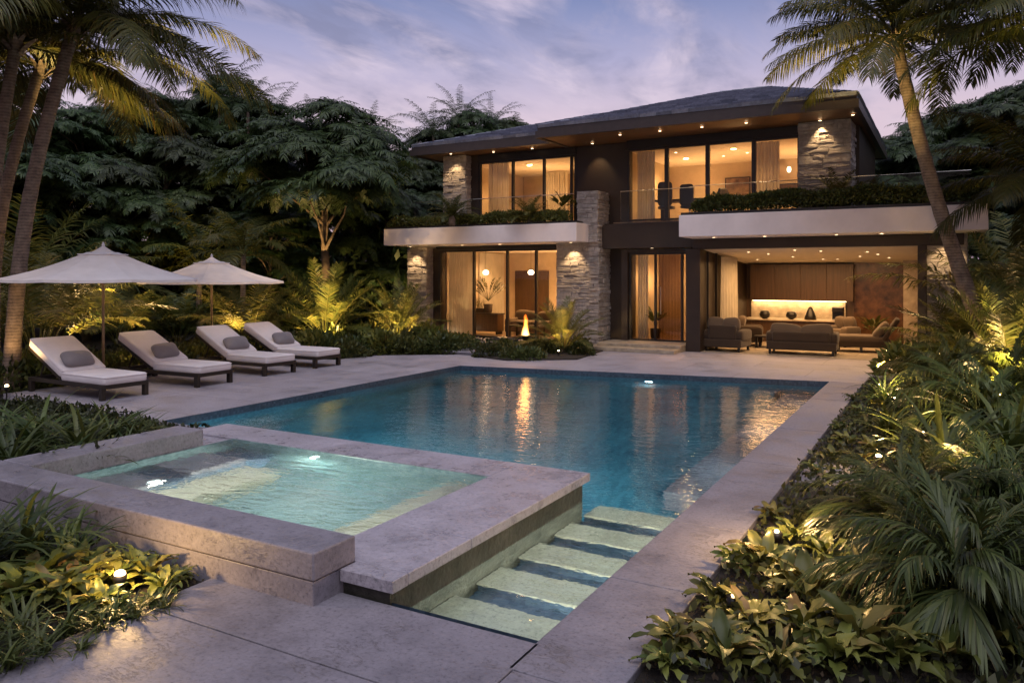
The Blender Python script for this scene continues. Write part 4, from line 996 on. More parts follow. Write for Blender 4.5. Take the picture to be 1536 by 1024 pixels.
def rachis(L, e0, bend, K=26, p=1.25, side=0.):
    s = np.linspace(0, 1, K); el = e0 - bend * s ** p; yaw = side * s
    T = np.stack([np.cos(el) * np.cos(yaw), np.cos(el) * np.sin(yaw), np.sin(el)], 1)
    P = np.vstack([[0, 0, 0], np.cumsum((T[:-1] + T[1:]) * .5 * L / (K - 1), 0)]); return s, P, T
def frond(L=2., n=30, ll=.5, lw=.03, e0=1., bend=1.2, droop=.4, sweep=.5, vee=.35, pet=.15, thick=.012, side=0., prof=None, end=.35, jit=.08, segs=2):
    A = Leafy(); s, P, T = rachis(L, e0, bend, side=side)
    si = np.repeat(np.linspace(pet, 1., n), 2); sg = np.tile([1., -1.], n); k = len(si)
    si = np.clip(si + rng.normal(0, .25 / n, k), pet, 1)
    B = np.stack([np.interp(si, s, P[:, i]) for i in range(3)], 1); t = unit(np.stack([np.interp(si, s, T[:, i]) for i in range(3)], 1))
    Y = unit(np.cross(np.array([0, 0, 1.]), t)); N = np.cross(t, Y)
    q = (si - pet) / (1 - pet)
    pr = np.interp(q, [0, .12, .4, .75, 1], [.45, .75, 1., .85, end]) if prof is None else np.interp(q, *prof)
    le = ll * pr * (1 + rng.normal(0, jit, k))
    sw = sweep + .7 * q ** 3 + rng.normal(0, .08, k)
    ve = vee + rng.normal(0, .12, k)
    D = unit(t * sw[:, None] + Y * (sg * np.cos(ve))[:, None] + N * np.sin(ve)[:, None])
    W = unit(t - D * np.sum(t * D, 1, keepdims=True)); w = lw * np.interp(q, [0, .3, 1], [.8, 1, .7])
    dr = droop * (1 + rng.normal(0, .25, k))
    up = np.array([0, 0, 1.])
    def pt(f): return B + D * (le * f * (1 - .3 * np.abs(dr) * f))[:, None] - up * (dr * le * f ** 2)[:, None]
    if segs == 2:
        m, tip = pt(.5), pt(1.)
        V = np.stack([B - W * (w * .3)[:, None], B + W * (w * .3)[:, None], m + W * (w * .5)[:, None], m - W * (w * .5)[:, None], tip], 1)
        o = np.arange(k)[:, None] * 5
        A.add(V.reshape(-1, 3), np.vstack([np.hstack([o, o + 1, o + 2, o + 3]), np.hstack([o + 3, o + 2, o + 4, o * 0 - 1])]))
    else:
        a, m, tip = pt(.33), pt(.68), pt(1.)
        V = np.stack([B - W * (w * .3)[:, None], B + W * (w * .3)[:, None], a + W * (w * .5)[:, None], a - W * (w * .5)[:, None], m + W * (w * .42)[:, None], m - W * (w * .42)[:, None], tip], 1)
        o = np.arange(k)[:, None] * 7
        A.add(V.reshape(-1, 3), np.vstack([np.hstack([o, o + 1, o + 2, o + 3]), np.hstack([o + 3, o + 2, o + 4, o + 5]), np.hstack([o + 5, o + 4, o + 6, o * 0 - 1])]))
    # rachis as a 3-sided tapering stalk
    th = thick * np.linspace(1, .15, len(s)); Yr = unit(np.cross(np.array([0, 0, 1.]), T)); Nr = np.cross(T, Yr)
    ring = np.stack([P + Yr * th[:, None], P - Yr * th[:, None], P - Nr * (th * 1.2)[:, None]], 1).reshape(-1, 3)
    f = []
    for i in range(len(s) - 1):
        for j in range(3): f.append((i * 3 + j, i * 3 + (j + 1) % 3, (i + 1) * 3 + (j + 1) % 3, (i + 1) * 3 + j))
    A.add(ring, f)
    return A
def blade(L=.8, w=.035, e0=1.2, bend=1.6, side=0., K=8, fold=.25, p=1.2):
    s, P, T = rachis(L, e0, bend, K, p, side)
    Y = unit(np.cross(np.array([0, 0, 1.]), T)); N = np.cross(T, Y)
    ww = w * np.interp(s, [0, .25, .6, .85, 1], [.55, .95, 1, .6, .02])
    V = np.stack([P + Y * ww[:, None] * .5 + N * (ww * fold * .5)[:, None], P, P - Y * ww[:, None] * .5 + N * (ww * fold * .5)[:, None]], 1).reshape(-1, 3)
    f = []
    for i in range(K - 1):
        for j in range(2): f.append((i * 3 + j, i * 3 + j + 1, (i + 1) * 3 + j + 1, (i + 1) * 3 + j))
    return V, np.array(f)
def broadleaf(L=.3, w=.11, e0=.9, bend=1.3, pet=.3, K=9, side=0.):
    s, P, T = rachis(L, e0, bend, K, 1.3, side)
    Y = unit(np.cross(np.array([0, 0, 1.]), T)); N = np.cross(T, Y); q = np.clip((s - pet) / (1 - pet), 0, 1)
    ww = np.where(s < pet, .006, w * np.sin(np.pi * q ** .75) ** .85 + .003)
    wave = .012 * np.sin(q * 14)
    V = np.stack([P + Y * ww[:, None] * .5 + N * (ww * .16 + wave)[:, None], P + Y * ww[:, None] * .26 + N * (ww * .12)[:, None], P, P - Y * ww[:, None] * .26 + N * (ww * .12)[:, None], P - Y * ww[:, None] * .5 + N * (ww * .16 - wave)[:, None]], 1).reshape(-1, 3)
    f = []
    for i in range(K - 1):
        for j in range(4): f.append((i * 5 + j, i * 5 + j + 1, (i + 1) * 5 + j + 1, (i + 1) * 5 + j))
    return V, np.array(f)
U = lambda a, b: float(rng.uniform(a, b))

class Kind:
    """prototypes of one kind; the first use places the prototype, later uses copy it"""
    def __init__(s, makers): s.makers = makers; s.protos = [None] * len(makers)
    def place(s, i, loc, label, group=None, rz=None, sc=1.):
        i %= len(s.makers); rz = U(0, 6.28) if rz is None else rz
        if s.protos[i] is None:
            o = s.protos[i] = s.makers[i](); o.location = loc; o.rotation_euler = (0, 0, rz); o.scale = (sc,) * 3; o['label'] = label
            if group: o['group'] = group
            elif 'group' in o: del o['group']
            return o
        o = dup(s.protos[i], loc, rz, sc, label)
        if group: o['group'] = group
        elif 'group' in o: del o['group']
        return o

# ---------------------------------------------------------------- tall coconut palms
def coconut(name, label, base, top, r0, r1, nf, L, seed, bow=.3, dead=3):
    global rng
    rng = np.random.default_rng(seed)
    o = empty(name, (base[0], base[1], 0), label, 'palm tree')
    b = Vector((0, 0, -.1)); t = Vector((top[0] - base[0], top[1] - base[1], top[2]))
    pts = []; rad = []
    for i in range(40):
        f = i / 39; p = b.lerp(t, f); k = math.sin(f * math.pi) * bow
        hx = Vector((t.x, t.y, 0)); hx = hx.normalized() if hx.length > .01 else Vector((1, 0, 0))
        p -= hx * k; pts.append(p); rad.append((r0 + (r1 - r0) * f ** .6) * (1 + .5 * math.exp(-f * 22)) * (1 + (.03 if i % 2 else -.02)))
    q = MB(); q.tube(pts, rad, 14); build(q, 'trunk', M['trunk'], o, True)
    c = Leafy()
    for k in range(nf):
        az = k * 2.39996 + U(-.2, .2); lay = k / nf
        e0 = 1.3 - 1.4 * lay + U(-.12, .12); bend = .95 + .25 * (1 - lay) + U(-.2, .2)
        fr = frond(L * U(.88, 1.08), 96, .6 * L / 3.2, .031, e0, bend, U(.3, .62), .5, .05, .14, .026, side=U(-.25, .25), end=.3, segs=3)
        c.put(fr, rotz(az) @ rotx(U(-.35, .35)), (0, 0, -.02 * k / nf))
    co = c.obj('crown', M['palm'], o); co.location = t
    st = Leafy()    # fibrous boots under the crown
    for k in range(16):
        v, f = blade(U(.4, .7), .12, U(.9, 1.4), U(.3, .7)); st.put((v, f), rotz(k * 2.4), (0, 0, -.35))
    so = st.obj('leaf_base', M['trunk'], o); so.location = t
    return o
coconut('palm_tree', 'thickest leaning palm trunk beside the large umbrella with a lit base', (*bearing(16, 14.3),), (*bearing(112, 14.6), 6.75), .15, .11, 38, 3.8, 11, .25)
coconut('palm_tree', 'slimmer leaning palm behind the thickest trunk at the edge of the loungers', (*bearing(-8, 15.2),), (*bearing(62, 15.6), 6.3), .125, .1, 26, 3.2, 12, .3)
coconut('palm_tree', 'upright palm trunk at the very edge of the photo beyond the other two', (*bearing(-22, 14.0),), (*bearing(24, 14.4), 6.4), .12, .1, 26, 3.4, 13, .15)
coconut('palm_tree', 'tall palm leaning across the white balcony slab of the house', (*bearing(1505, 15.4),), (*bearing(1342, 16.2), 7.05), .17, .12, 40, 2.95, 14, -.15)
coconut('palm_tree', 'tall palm beyond the leaning one whose dark fronds droop into the upper corner', (*bearing(1640, 13.2),), (*bearing(1590, 13.4), 6.6), .2, .15, 34, 3.0, 15, .1)
coconut('palm_tree', 'shorter palm with yellow lit fronds past the end of the balcony', (*bearing(1600, 15.0),), (*bearing(1580, 15.2), 3.9), .15, .12, 28, 2.5, 16, .1)

# ---------------------------------------------------------------- areca clumps, cycads, small palms
def mk_areca(nf, L, spread=1., seed=1, stems=True):
    def f():
        global rng
        rng = np.random.default_rng(seed)
        o = empty('areca_palm', (0, 0, 0), 'x', 'palm'); c = Leafy(); st = MB()
        for k in range(nf):
            az = k * 2.39996 + U(-.25, .25); lay = k / nf
            e0 = 1.5 - .62 * lay * spread + U(-.08, .08); ln = L * U(.85, 1.12)
            fr = frond(ln, 40, .44 * L / 2, .036, e0, .75 + .7 * lay + U(-.15, .2), U(.25, .5), .55, .25, .34, .016, side=U(-.25, .25), segs=2)
            c.put(fr, rotz(az), (math.cos(az) * .1, math.sin(az) * .1, .1))
        c.obj('crown', M['areca'], o)
        for k in range(nf):
            az = k * 2.39996; lean = (.1 + .25 * k / nf); st.tube([(math.cos(az) * .08, math.sin(az) * .08, -.05), (math.cos(az) * (.1 + lean * .3), math.sin(az) * (.1 + lean * .3), .35 * L / 2)], [.026, .014], 6)
        build(st, 'stem', M['stalk'], o, True)
        return o
    return f
ARECA = Kind([mk_areca(24, 2.5, 1., 21), mk_areca(24, 2.0, 1.1, 22), mk_areca(28, 2.9, .9, 23)])
def mk_cycad(nf, L, seed, mat='areca'):
    def f():
        global rng
        rng = np.random.default_rng(seed)
        o = empty('cycad', (0, 0, 0), 'x', 'cycad'); c = Leafy()
        for k in range(nf):
            az = k * 2.39996 + U(-.15, .15); lay = k / nf
            fr = frond(L * U(.85, 1.08), 40, .2 * L, .022, 1.35 - 1.1 * lay + U(-.1, .1), .75 + .5 * lay + U(-.1, .15), U(.1, .25), .45, .3, .1, .011, segs=2)
            c.put(fr, rotz(az), (0, 0, .22))
        c.obj('crown', M[mat], o)
        q = MB(); q.lathe(0, 0, [(.09, -.05), (.11, .06), (.1, .2), (.05, .27)], 12); build(q, 'trunk', M['trunk'], o, True); return o
    return f
CYCAD = Kind([mk_cycad(26, 1.0, 31), mk_cycad(22, 1.0, 32, 'palm')])
def mk_fan(nf, L, seed):
    def f():
        global rng
        rng = np.random.default_rng(seed)
        o = empty('feather_palm', (0, 0, 0), 'x', 'palm'); c = Leafy(); st = MB()
        for k in range(nf):
            az = k * 2.39996 + U(-.12, .12); lay = k / nf
            fr = frond(L * U(.88, 1.06), 52, .2 * L, .026, 1.5 - .95 * lay + U(-.06, .06), .45 + .75 * lay + U(-.1, .15), U(.1, .25), .75, .3, .3, .02, side=U(-.15, .15), segs=2, end=.4)
            c.put(fr, rotz(az), (math.cos(az) * .05, math.sin(az) * .05, .12))
        c.obj('crown', M['areca'], o)
        q = MB(); q.lathe(0, 0, [(.13, -.05), (.15, .05), (.12, .16), (.05, .22)], 12); build(q, 'trunk', M['trunk'], o, True); return o
    return f
FAN = Kind([mk_fan(30, 2.2, 35), mk_fan(26, 2.2, 36)])
def mk_tallpalm(h, L, nf, seed, nm='understory_palm', mt='areca'):
    def f():
        global rng
        rng = np.random.default_rng(seed)
        o = empty(nm, (0, 0, 0), 'x', 'palm'); c = Leafy()
        for k in range(nf):
            az = k * 2.39996 + U(-.2, .2); lay = k / nf
            fr = frond(L * U(.85, 1.1), 36, .4, .034, 1.3 - 1.3 * lay + U(-.1, .1), 1.0 + .4 * lay + U(-.15, .15), U(.3, .6), .5, .2, .2, .015, side=U(-.2, .2), segs=2)
            c.put(fr, rotz(az), (0, 0, h))
        c.obj('crown', M[mt], o)
        q = MB(); q.tube([(0, 0, -.1), (.03, .02, h * .5), (0, 0, h + .05)], [.1, .075, .06], 10); build(q, 'trunk', M['trunk'], o, True); return o
    return f
UPALM = Kind([mk_tallpalm(2.3, 1.7, 24, 41), mk_tallpalm(1.7, 2.0, 22, 42)])
TPALM = Kind([mk_tallpalm(9.2, 2.5, 24, 43, 'treeline_palm', 'tree'), mk_tallpalm(11.2, 2.6, 22, 44, 'treeline_palm', 'tree')])
ly = lambda u, d, z=0.: (*bearing(u, d), z)
FAN.place(0, ly(487, 23.0), 'brightly lit fan of palm fronds rising between the loungers and the house', sc=1.12)
FAN.place(1, ly(600, 23.6), 'lit small palm before the end stone pier of the house', sc=.86)
FAN.place(1, ly(845, 20.9), 'lit small palm beside the torch before the large stone pier', sc=.66)
UPALM.place(0, ly(365, 22.5), 'upright palm over the far umbrella with a tiered crown', sc=1.15)
ARECA.place(0, ly(372, 21.0), 'bushy clump of palm fronds behind the far umbrella pole', sc=.95)
ARECA.place(1, ly(268, 22.5), 'palm clump with pale stems seen between the two umbrella poles', sc=.95)
ARECA.place(0, ly(183, 21.0), 'palm clump with pale stems just past the big umbrella pole', sc=.85)
ARECA.place(2, ly(58, 17.0), 'large arching palm clump beside the leaning palm trunks', sc=1.05)
ARECA.place(2, ly(20, 21.5), 'tall dim palm clump behind the leaning palm trunks', sc=1.5)
ARECA.place(0, ly(130, 25.0), 'dim palm clump deep behind the big umbrella', sc=1.2)
UPALM.place(1, ly(300, 27.0), 'slender dim palm rising behind the gap between the umbrellas', sc=1.4)
FAN.place(0, ly(1512, 14.6), 'yellow lit palm clump with bright stems beside the leaning palm base', sc=.95)
ARECA.place(1, ly(1445, 17.2), 'dark feathery palm clump before the outer stone pier of the lounge', sc=.95)
ARECA.place(2, ly(1545, 17.5), 'tall palm clump behind the leaning palm base', sc=1.35)
UPALM.place(1, ly(1500, 19.0), 'small palm with lit fronds beneath the end of the balcony slab', sc=1.1)
for u, d, z, s_, lab in ((1256, 19.3, 3.68, 1.0, 'dark cycad on the balcony before the upper stone pier'), (795, 22.9, 3.62, .8, 'cycad on the terrace planter before the upper glass'),
                     (678, 23.4, 3.62, .95, 'cycad on the terrace planter before the small upper pier'), (1305, 18.9, 3.68, .8, 'dark cycad farther along the balcony beside the leaning palm')):
    CYCAD.place(0 if u == 795 else 1, ly(u, d, z), lab, sc=s_)
# potted plants indoors
def potted(name, label, x, y, z, kind):
    global rng
    rng = np.random.default_rng(int(abs(x * 100)))
    o = empty(name, (x, y, z), label, 'potted plant'); c = Leafy()
    if kind == 'fan':
        for k in range(15):
            a = -1.05 + 2.1 * k / 14
            fr = frond(U(.75, .95), 16, .16, .03, 1.45 - abs(a) * .7, .35, .1, .9, .2, .45, .01)
            c.put(fr, rotz(0 if a > 0 else math.pi) @ rotx(U(-.2, .2)), (0, 0, .42))
    elif kind == 'grass':
        for k in range(90): c.put(blade(U(.3, .5), .012, U(1.0, 1.5), U(.3, 1.)), rotz(U(0, 6.28)), (U(-.35, .35), U(-.06, .06), .14))
    else:
        for k in range(26): c.put(broadleaf(U(.5, .8), .13, U(.8, 1.45), U(.4, 1.2), .5), rotz(U(0, 6.28)), (0, 0, .3))
    c.obj('foliage', M['areca'], o)
    q = MB()
    if kind == 'grass': q.box(-.42, .42, -.1, .1, 0, .15, b=.01)
    else: q.lathe(0, 0, [(.11, 0), (.14, .05), (.16, .3), (.14, .31)], 18)
    build(q, 'pot', M['pot'], o, kind != 'grass')
potted('potted_palm', 'fan shaped palm in a pot on the credenza behind the ground floor glass', -13.95, 23.1, .775, 'fan')
potted('grass_planter', 'long planter of grasses on the credenza beside the fan palm', -14.5, 23.1, .775, 'grass')
potted('potted_plant', 'leafy potted plant behind the entrance glass', -7.75, 22.6, .17, 'leaf')
potted('potted_plant', 'small potted plant in front of the marble lounge wall', -1.95, 25.2, .006, 'leaf')
potted('potted_plant', 'leafy dark bush in a pot on the terrace beside the stone post', -10.2, 21.3, 3.66, 'leaf')

# ---------------------------------------------------------------- trees of the wood behind
def rosette(seed, n=8):
    global rng
    rng = np.random.default_rng(seed); A = Leafy()
    for k in range(n):
        fr = frond(U(.62, .95), 14, .27, .045, U(.05, .6), U(.6, 1.1), U(.2, .45), .6, .1, .2, .008, end=.6)
        A.put(fr, rotz(k * 2 * math.pi / n + U(-.3, .3)), (0, 0, 0))
    return A.get()
ROS = [rosette(51), rosette(52, 7), rosette(53, 9)]
def mk_tree(h, spread, seed, npads=17, low=.3, fork=.3):
    def f():
        global rng
        rng = np.random.default_rng(seed)
        o = empty('tree', (0, 0, 0), 'x', 'tree'); c = Leafy(); q = MB()
        fz = h * fork; q.tube([(0, 0, -.2), (.1, .05, fz * .5), (0, 0, fz)], [.2, .16, .13], 9)
        pads = []; levels = max(5, npads // 3)
        for lv in range(levels):
            t = lv / (levels - 1); z0 = h * (low + (1 - low) * t ** .85) - .25
            R_ = spread * (math.sin(min(1., (1.1 - t) * 1.3) * math.pi / 2) ** .7) * U(.8, 1.1)
            m = 1 if t > .97 else int(U(3, 5.4))
            for k in range(m):
                az = lv * 1.3 + k * 6.283 / m + U(-.5, .5); rr = R_ * U(.5, .95) if m > 1 else U(0, .4)
                pads.append((math.cos(az) * rr, math.sin(az) * rr, z0 + U(-.35, .35), U(.8, 1.35) * spread / 3.))
        for (x, y, z, pr) in pads:
            hb = max(fz, z - math.hypot(x, y) * .8 - .2); p0 = Vector((0, 0, hb)); p1 = Vector((x, y, z - .1))
            mid = p0.lerp(p1, .5) + Vector((U(-.2, .2), U(-.2, .2), U(-.05, .25)))
            q.tube([p0, p0.lerp(mid, .5) + Vector((0, 0, .05)), mid, p1], [.06, .045, .03, .012], 6)
            m = int(11 * pr ** 1.4) + 6; sx, sy, ya = U(.8, 1.5), U(.7, 1.1), U(0, 3.14)
            for j in range(m):
                rho = math.sqrt(U(0, 1)); a = U(0, 6.28); ex, ey = math.cos(a) * rho * pr * sx, math.sin(a) * rho * pr * sy
                dx, dy = ex * math.cos(ya) - ey * math.sin(ya), ex * math.sin(ya) + ey * math.cos(ya)
                Mx = rotz(math.atan2(dy, dx)) @ roty((.1 + .5 * rho) * U(.5, 1.1)) @ rotz(U(0, 6.28)) * U(.8, 1.45)
                c.put(ROS[int(U(0, 2.99))], Mx, (x + dx, y + dy, z - .22 * rho * rho * pr + U(-.07, .08)))
        q.tube([(0, 0, fz), (0, .05, h * .7), (.05, 0, h - .5)], [.12, .08, .03], 7)
        build(q, 'trunk', M['bark'], o, True); c.obj('crown', M['tree'], o); return o
    return f
TREE = Kind([mk_tree(10., 3.4, 61, 20, .28), mk_tree(9.4, 3.9, 62, 20, .25), mk_tree(7.2, 2.8, 63, 14, .45, .33), mk_tree(10.6, 3.0, 64, 20, .3), mk_tree(7.6, 3.0, 65, 13, .66, .38)])
hs = [10., 9.4, 7.2, 10.6, 7.6]
LT = [(-70, 28, 9.6, 1), (40, 31, 9.8, 0), (125, 29, 8.6, 1), (205, 33, 10.0, 3), (275, 37, 10.6, 0), (345, 38, 11.7, 3), (405, 36, 9.6, 1), (505, 43, 10.6, 0), (545, 46, 10.2, 1),
      (612, 44, 9.2, 0), (655, 47, 11.2, 1), (712, 47, 11.9, 3), (765, 51, 12.4, 0), (250, 29, 7.4, 2), (545, 33, 7.6, 1), (625, 35, 7.6, 0), (90, 26, 6.2, 2), (340, 30, 7.0, 0), (-20, 24, 7.0, 2), (580, 29.5, 5.4, 2), (405, 27.5, 5.0, 0), (180, 26.5, 5.4, 1)]
for i, (u, d, h, k) in enumerate(LT):
    TREE.place(k, ly(u, d), 'dark layered tree in the wood behind the umbrellas, its trunk hidden', 'trees of the wood behind the umbrellas', sc=h / hs[k])
for i, (u, d, k, s_) in enumerate(((372, 35, 0, 1.02), (412, 39, 0, 1.05), (470, 41, 0, 1.04), (552, 45, 0, 1.08), (688, 47, 1, 1.03), (738, 50, 1, 1.03), (650, 45, 0, 1.1), (330, 36, 0, 1.13))):
    TPALM.place(k, ly(u, d), 'feathery palm crown rising out of the dark wood against the sky', 'palms in the treeline', sc=s_)
TREE.place(4, ly(487, 26.0), 'tree with pale lit forking limbs standing clear of the dark wood', None, rz=.6, sc=1.)
RT = [(1330, 37, 8.8, 0), (1395, 33, 9.0, 1), (1445, 29, 8.6, 0), (1520, 27, 8.6, 3), (1600, 24, 8.6, 1), (1345, 47, 9.5, 3), (1560, 25, 5.6, 1), (1520, 23, 5.4, 2), (1600, 20, 5.0, 0), (1480, 26, 5.5, 1), (1392, 28, 7.6, 0)]
for i, (u, d, h, k) in enumerate(RT):
    TREE.place(k, ly(u, d), 'dark layered tree in the wood past the balcony end of the house', 'trees of the wood past the balcony', sc=h / hs[k])

# ---------------------------------------------------------------- scattered small leaves: hedges, shrubs, ground cover
def scatter(P, Nrm, size, spread=.9, asp=.55):
    """bent little leaves (two faces) at points P whose outward direction is Nrm"""
    k = len(P); D = unit(Nrm + rng.normal(0, spread, (k, 3))); S = unit(np.cross(D, rng.normal(0, 1, (k, 3))))
    N = np.cross(S, D); L_ = size * rng.uniform(.6, 1.3, k); w = L_ * asp
    m = P + D * (L_ * .5)[:, None] + N * (L_ * .08)[:, None]; tip = P + D * L_[:, None] - N * (L_ * .1)[:, None]
    V = np.stack([P, m + S * (w * .5)[:, None], tip, m - S * (w * .5)[:, None]], 1).reshape(-1, 3); o = np.arange(k)[:, None] * 4
    return V, np.hstack([o, o + 1, o + 2, o + 3])
def hedge(name, label, x0, x1, y0, y1, z0, z1, n, size=.075, mat='hedge', front=.12):
    P = np.stack([rng.uniform(x0, x1, n), rng.uniform(y0, y1, n), np.zeros(n)], 1)
    top = z1 + .05 * np.sin(P[:, 0] * 3.1) + .04 * np.sin(P[:, 0] * 7.3 + P[:, 1] * 5)
    ends = np.minimum(1, np.minimum(P[:, 0] - x0, (x1 - P[:, 0]) * 4) / .6); top = z0 + (top - z0) * (.35 + .65 * ends ** .5)
    P[:, 2] = z0 + (top - z0) * rng.uniform(0, 1, n) ** .45
    fr = rng.uniform(0, 1, n) < .4; P[fr, 1] = y0 + rng.uniform(-front, .02, fr.sum())
    A = Leafy(); A.add(*scatter(P, np.array([0, -.35, .7]), size)); c = ((x0 + x1) / 2, (y0 + y1) / 2, z0)
    A.V[0] -= np.array(c); o = A.obj(name, M[mat]); o.location = c; return tag(o, label, 'hedge')
hedge('hedge', 'clipped green hedge on the shorter white balcony slab beside the stone post', -16.0, -9.62, 20.2, 20.7, 3.6, 3.92, 15000, .085)
hedge('hedge', 'long clipped green hedge on the white balcony slab over the open lounge', -5.8, .72, 19.85, 20.7, 3.68, 4.1, 22000, .085)

def mk_shrub(n, rad, h, size, mat, seed):
    def f():
        global rng
        rng = np.random.default_rng(seed)
        d = unit(rng.normal(0, 1, (n, 3))); d[:, 2] = np.abs(d[:, 2]); rr = rng.uniform(.45, 1, n) ** .5 * (1 + .15 * np.sin(d[:, 0] * 7 + seed) * np.cos(d[:, 1] * 6))
        P = d * rr[:, None] * np.array([rad, rad, h]); A = Leafy(); A.add(*scatter(P, d + np.array([0, 0, .3]), size, .6, .42))
        o = A.obj('shrub', M[mat]); return tag(o, 'x', 'shrub')
    return f
SHRUB = Kind([mk_shrub(520, .42, .42, .13, 'shrub', 71), mk_shrub(420, .36, .5, .16, 'broad', 72), mk_shrub(640, .5, .34, .11, 'shrub', 73)])
def fill_shrubs(poly, n, label, group, kinds=(0, 1, 2), smin=.8, smax=1.25, gap=.45):
    xs = [p[0] for p in poly]; ys = [p[1] for p in poly]; got = []; tries = 0
    while len(got) < n and tries < 5000:
        tries += 1; x, y = U(min(xs), max(xs)), U(min(ys), max(ys))
        if not inside(x, y, poly) or near_lamp(x, y, .75) or any((x - a) ** 2 + (y - b) ** 2 < gap * gap for a, b in got): continue
        got.append((x, y)); SHRUB.place(random.choice(kinds), (x, y, -.03), label, group, sc=U(smin, smax))
def inside(x, y, poly):
    c = False; n = len(poly)
    for i in range(n):
        (x1, y1), (x2, y2) = poly[i], poly[(i + 1) % n]
        if (y1 > y) != (y2 > y) and x < (x2 - x1) * (y - y1) / (y2 - y1) + x1: c = not c
    return c
GSP = [bearing(u, d) for u, d in ((180, 5.06), (1318, 8.35), (1340, 12.3), (1430, 7.6), (1480, 14.4), (1525, 13.9), (1362, 16.9), (10, 13.6), (120, 18.2), (225, 19.6), (350, 20.0), (480, 21.2), (596, 22.3), (838, 19.9), (455, 25.2), (1530, 18.2), (1165, 5.9), (1400, 10.4))]
near_lamp = lambda x, y, r: any((x - a) ** 2 + (y - b) ** 2 < r * r for a, b in GSP)
rng = np.random.default_rng(5)
fill_shrubs([(-16.6, 7.9), (-14.75, 7.9), (-14.75, 14.0), (-16.6, 15.5)], 40, 'low yellow green shrub in the bed behind the lounger backrests', 'shrubs behind the loungers', gap=.46)
fill_shrubs([(-16.8, 14.8), (-13.5, 14.9), (-13.3, 16.2), (-11.5, 17.5), (-11.5, 18.2), (-14.5, 19.5)], 46, 'low lit shrub in the bed between the loungers and the house glass', 'shrubs before the house glass', gap=.44)
fill_shrubs([(-10.4, 17.0), (-9.3, 16.75), (-8.15, 17.9), (-8.6, 19.6), (-10.5, 20.4)], 24, 'low shrub in the round bed about the torch', 'shrubs about the torch', kinds=(0, 2), smin=.65, smax=.9, gap=.36)
fill_shrubs([(-.9, 17.9), (3.5, 17.9), (3.5, 20.6), (-.9, 20.6)], 22, 'leafy shrub between the stone kerb slab and the lounge pier', 'shrubs before the lounge pier', kinds=(1, 0), smin=.9, smax=1.4, gap=.5)
tb_ = MB(); tb_.prism([(-10.7, 16.9), (-9.4, 16.45), (-8.0, 17.5), (-8.3, 19.85), (-10.8, 20.55), (-11.0, 18.9)], -.1, .03); struct(tb_, 'torch_bed_soil', M['soil'])

def cover(name, poly, n, size, mat='cover', z=0., zr=.1, label=None):
    xs = [p[0] for p in poly]; ys = [p[1] for p in poly]; P = np.stack([rng.uniform(min(xs), max(xs), n * 2), rng.uniform(min(ys), max(ys), n * 2), np.zeros(n * 2)], 1)
    P = P[[inside(p[0], p[1], poly) and not near_lamp(p[0], p[1], .22) for p in P]][:n]; dens = .5 + .5 * np.sin(P[:, 0] * 2.3 + 1) * np.cos(P[:, 1] * 1.9)
    P[:, 2] = z + rng.uniform(0, 1, len(P)) ** 1.3 * zr * (.5 + dens)
    A = Leafy(); A.add(*scatter(P, np.array([0, 0, .55]), size, .7, .6)); return tag(A.obj(name, M[mat]), label, None, None, 'stuff')
BED_R = [(-1.42, .8), (8, .8), (8, 17.3), (-1.42, 17.3)]
cover('ground_cover', [(-1.36, 2.2), (2.6, 2.2), (4.5, 12.), (4.5, 17.2), (-1.36, 17.2)], 26000, .07, zr=.12)
cover('ground_cover', [(-13.2, 7.3), (-8.3, 6.9), (-8.3, 5.9), (-7.95, 5.8), (-7.95, 3.7), (-12., 3.7)], 12000, .075, zr=.12)
cover('ground_cover', [(-11, .8), (-4.75, 1.6), (-4.75, 3.62), (-11, 3.62)], 9000, .06, zr=.07)
cover('ground_cover', [(-20, 7.7), (-14.65, 7.7), (-14.65, 14.4), (-13.1, 16.), (-11.4, 17.4), (-11.4, 20.4), (-20, 21.3)], 24000, .1, zr=.2)
cover('ground_cover', [(-.95, 17.8), (6, 17.8), (6, 20.8), (-.95, 20.8)], 6000, .1, zr=.2)
cover('leaf_litter', [(-9, .8), (-4.5, .8), (-4.5, 3.64), (-9, 3.64)], 7000, .035, 'litter', z=-.03, zr=.02)
cover('leaf_litter', [(-1.42, 2.), (3, 2.), (3, 9.), (-1.42, 9.)], 6000, .035, 'litter', z=-.03, zr=.02)
# far undergrowth closing the foot of the wood
def under(u0, u1, d0, d1, n, h):
    u = rng.uniform(u0, u1, n); d = rng.uniform(d0, d1, n); xy = FWD[None] * d[:, None] + RGT[None] * ((u - 768) / 1165 * d)[:, None]
    P = np.hstack([xy, (rng.uniform(0, 1, n) ** .8 * h * (.75 + .25 * np.sin(u * .03) * np.cos(d)))[:, None]])
    A = Leafy(); A.add(*scatter(P, np.array([0, 0, .25]), .42, .8, .4)); return tag(A.obj('undergrowth', M['tree']), None, None, None, 'stuff')
under(-160, 690, 27.5, 33, 15000, 3.6); under(1465, 1700, 20, 26, 8000, 3.2)

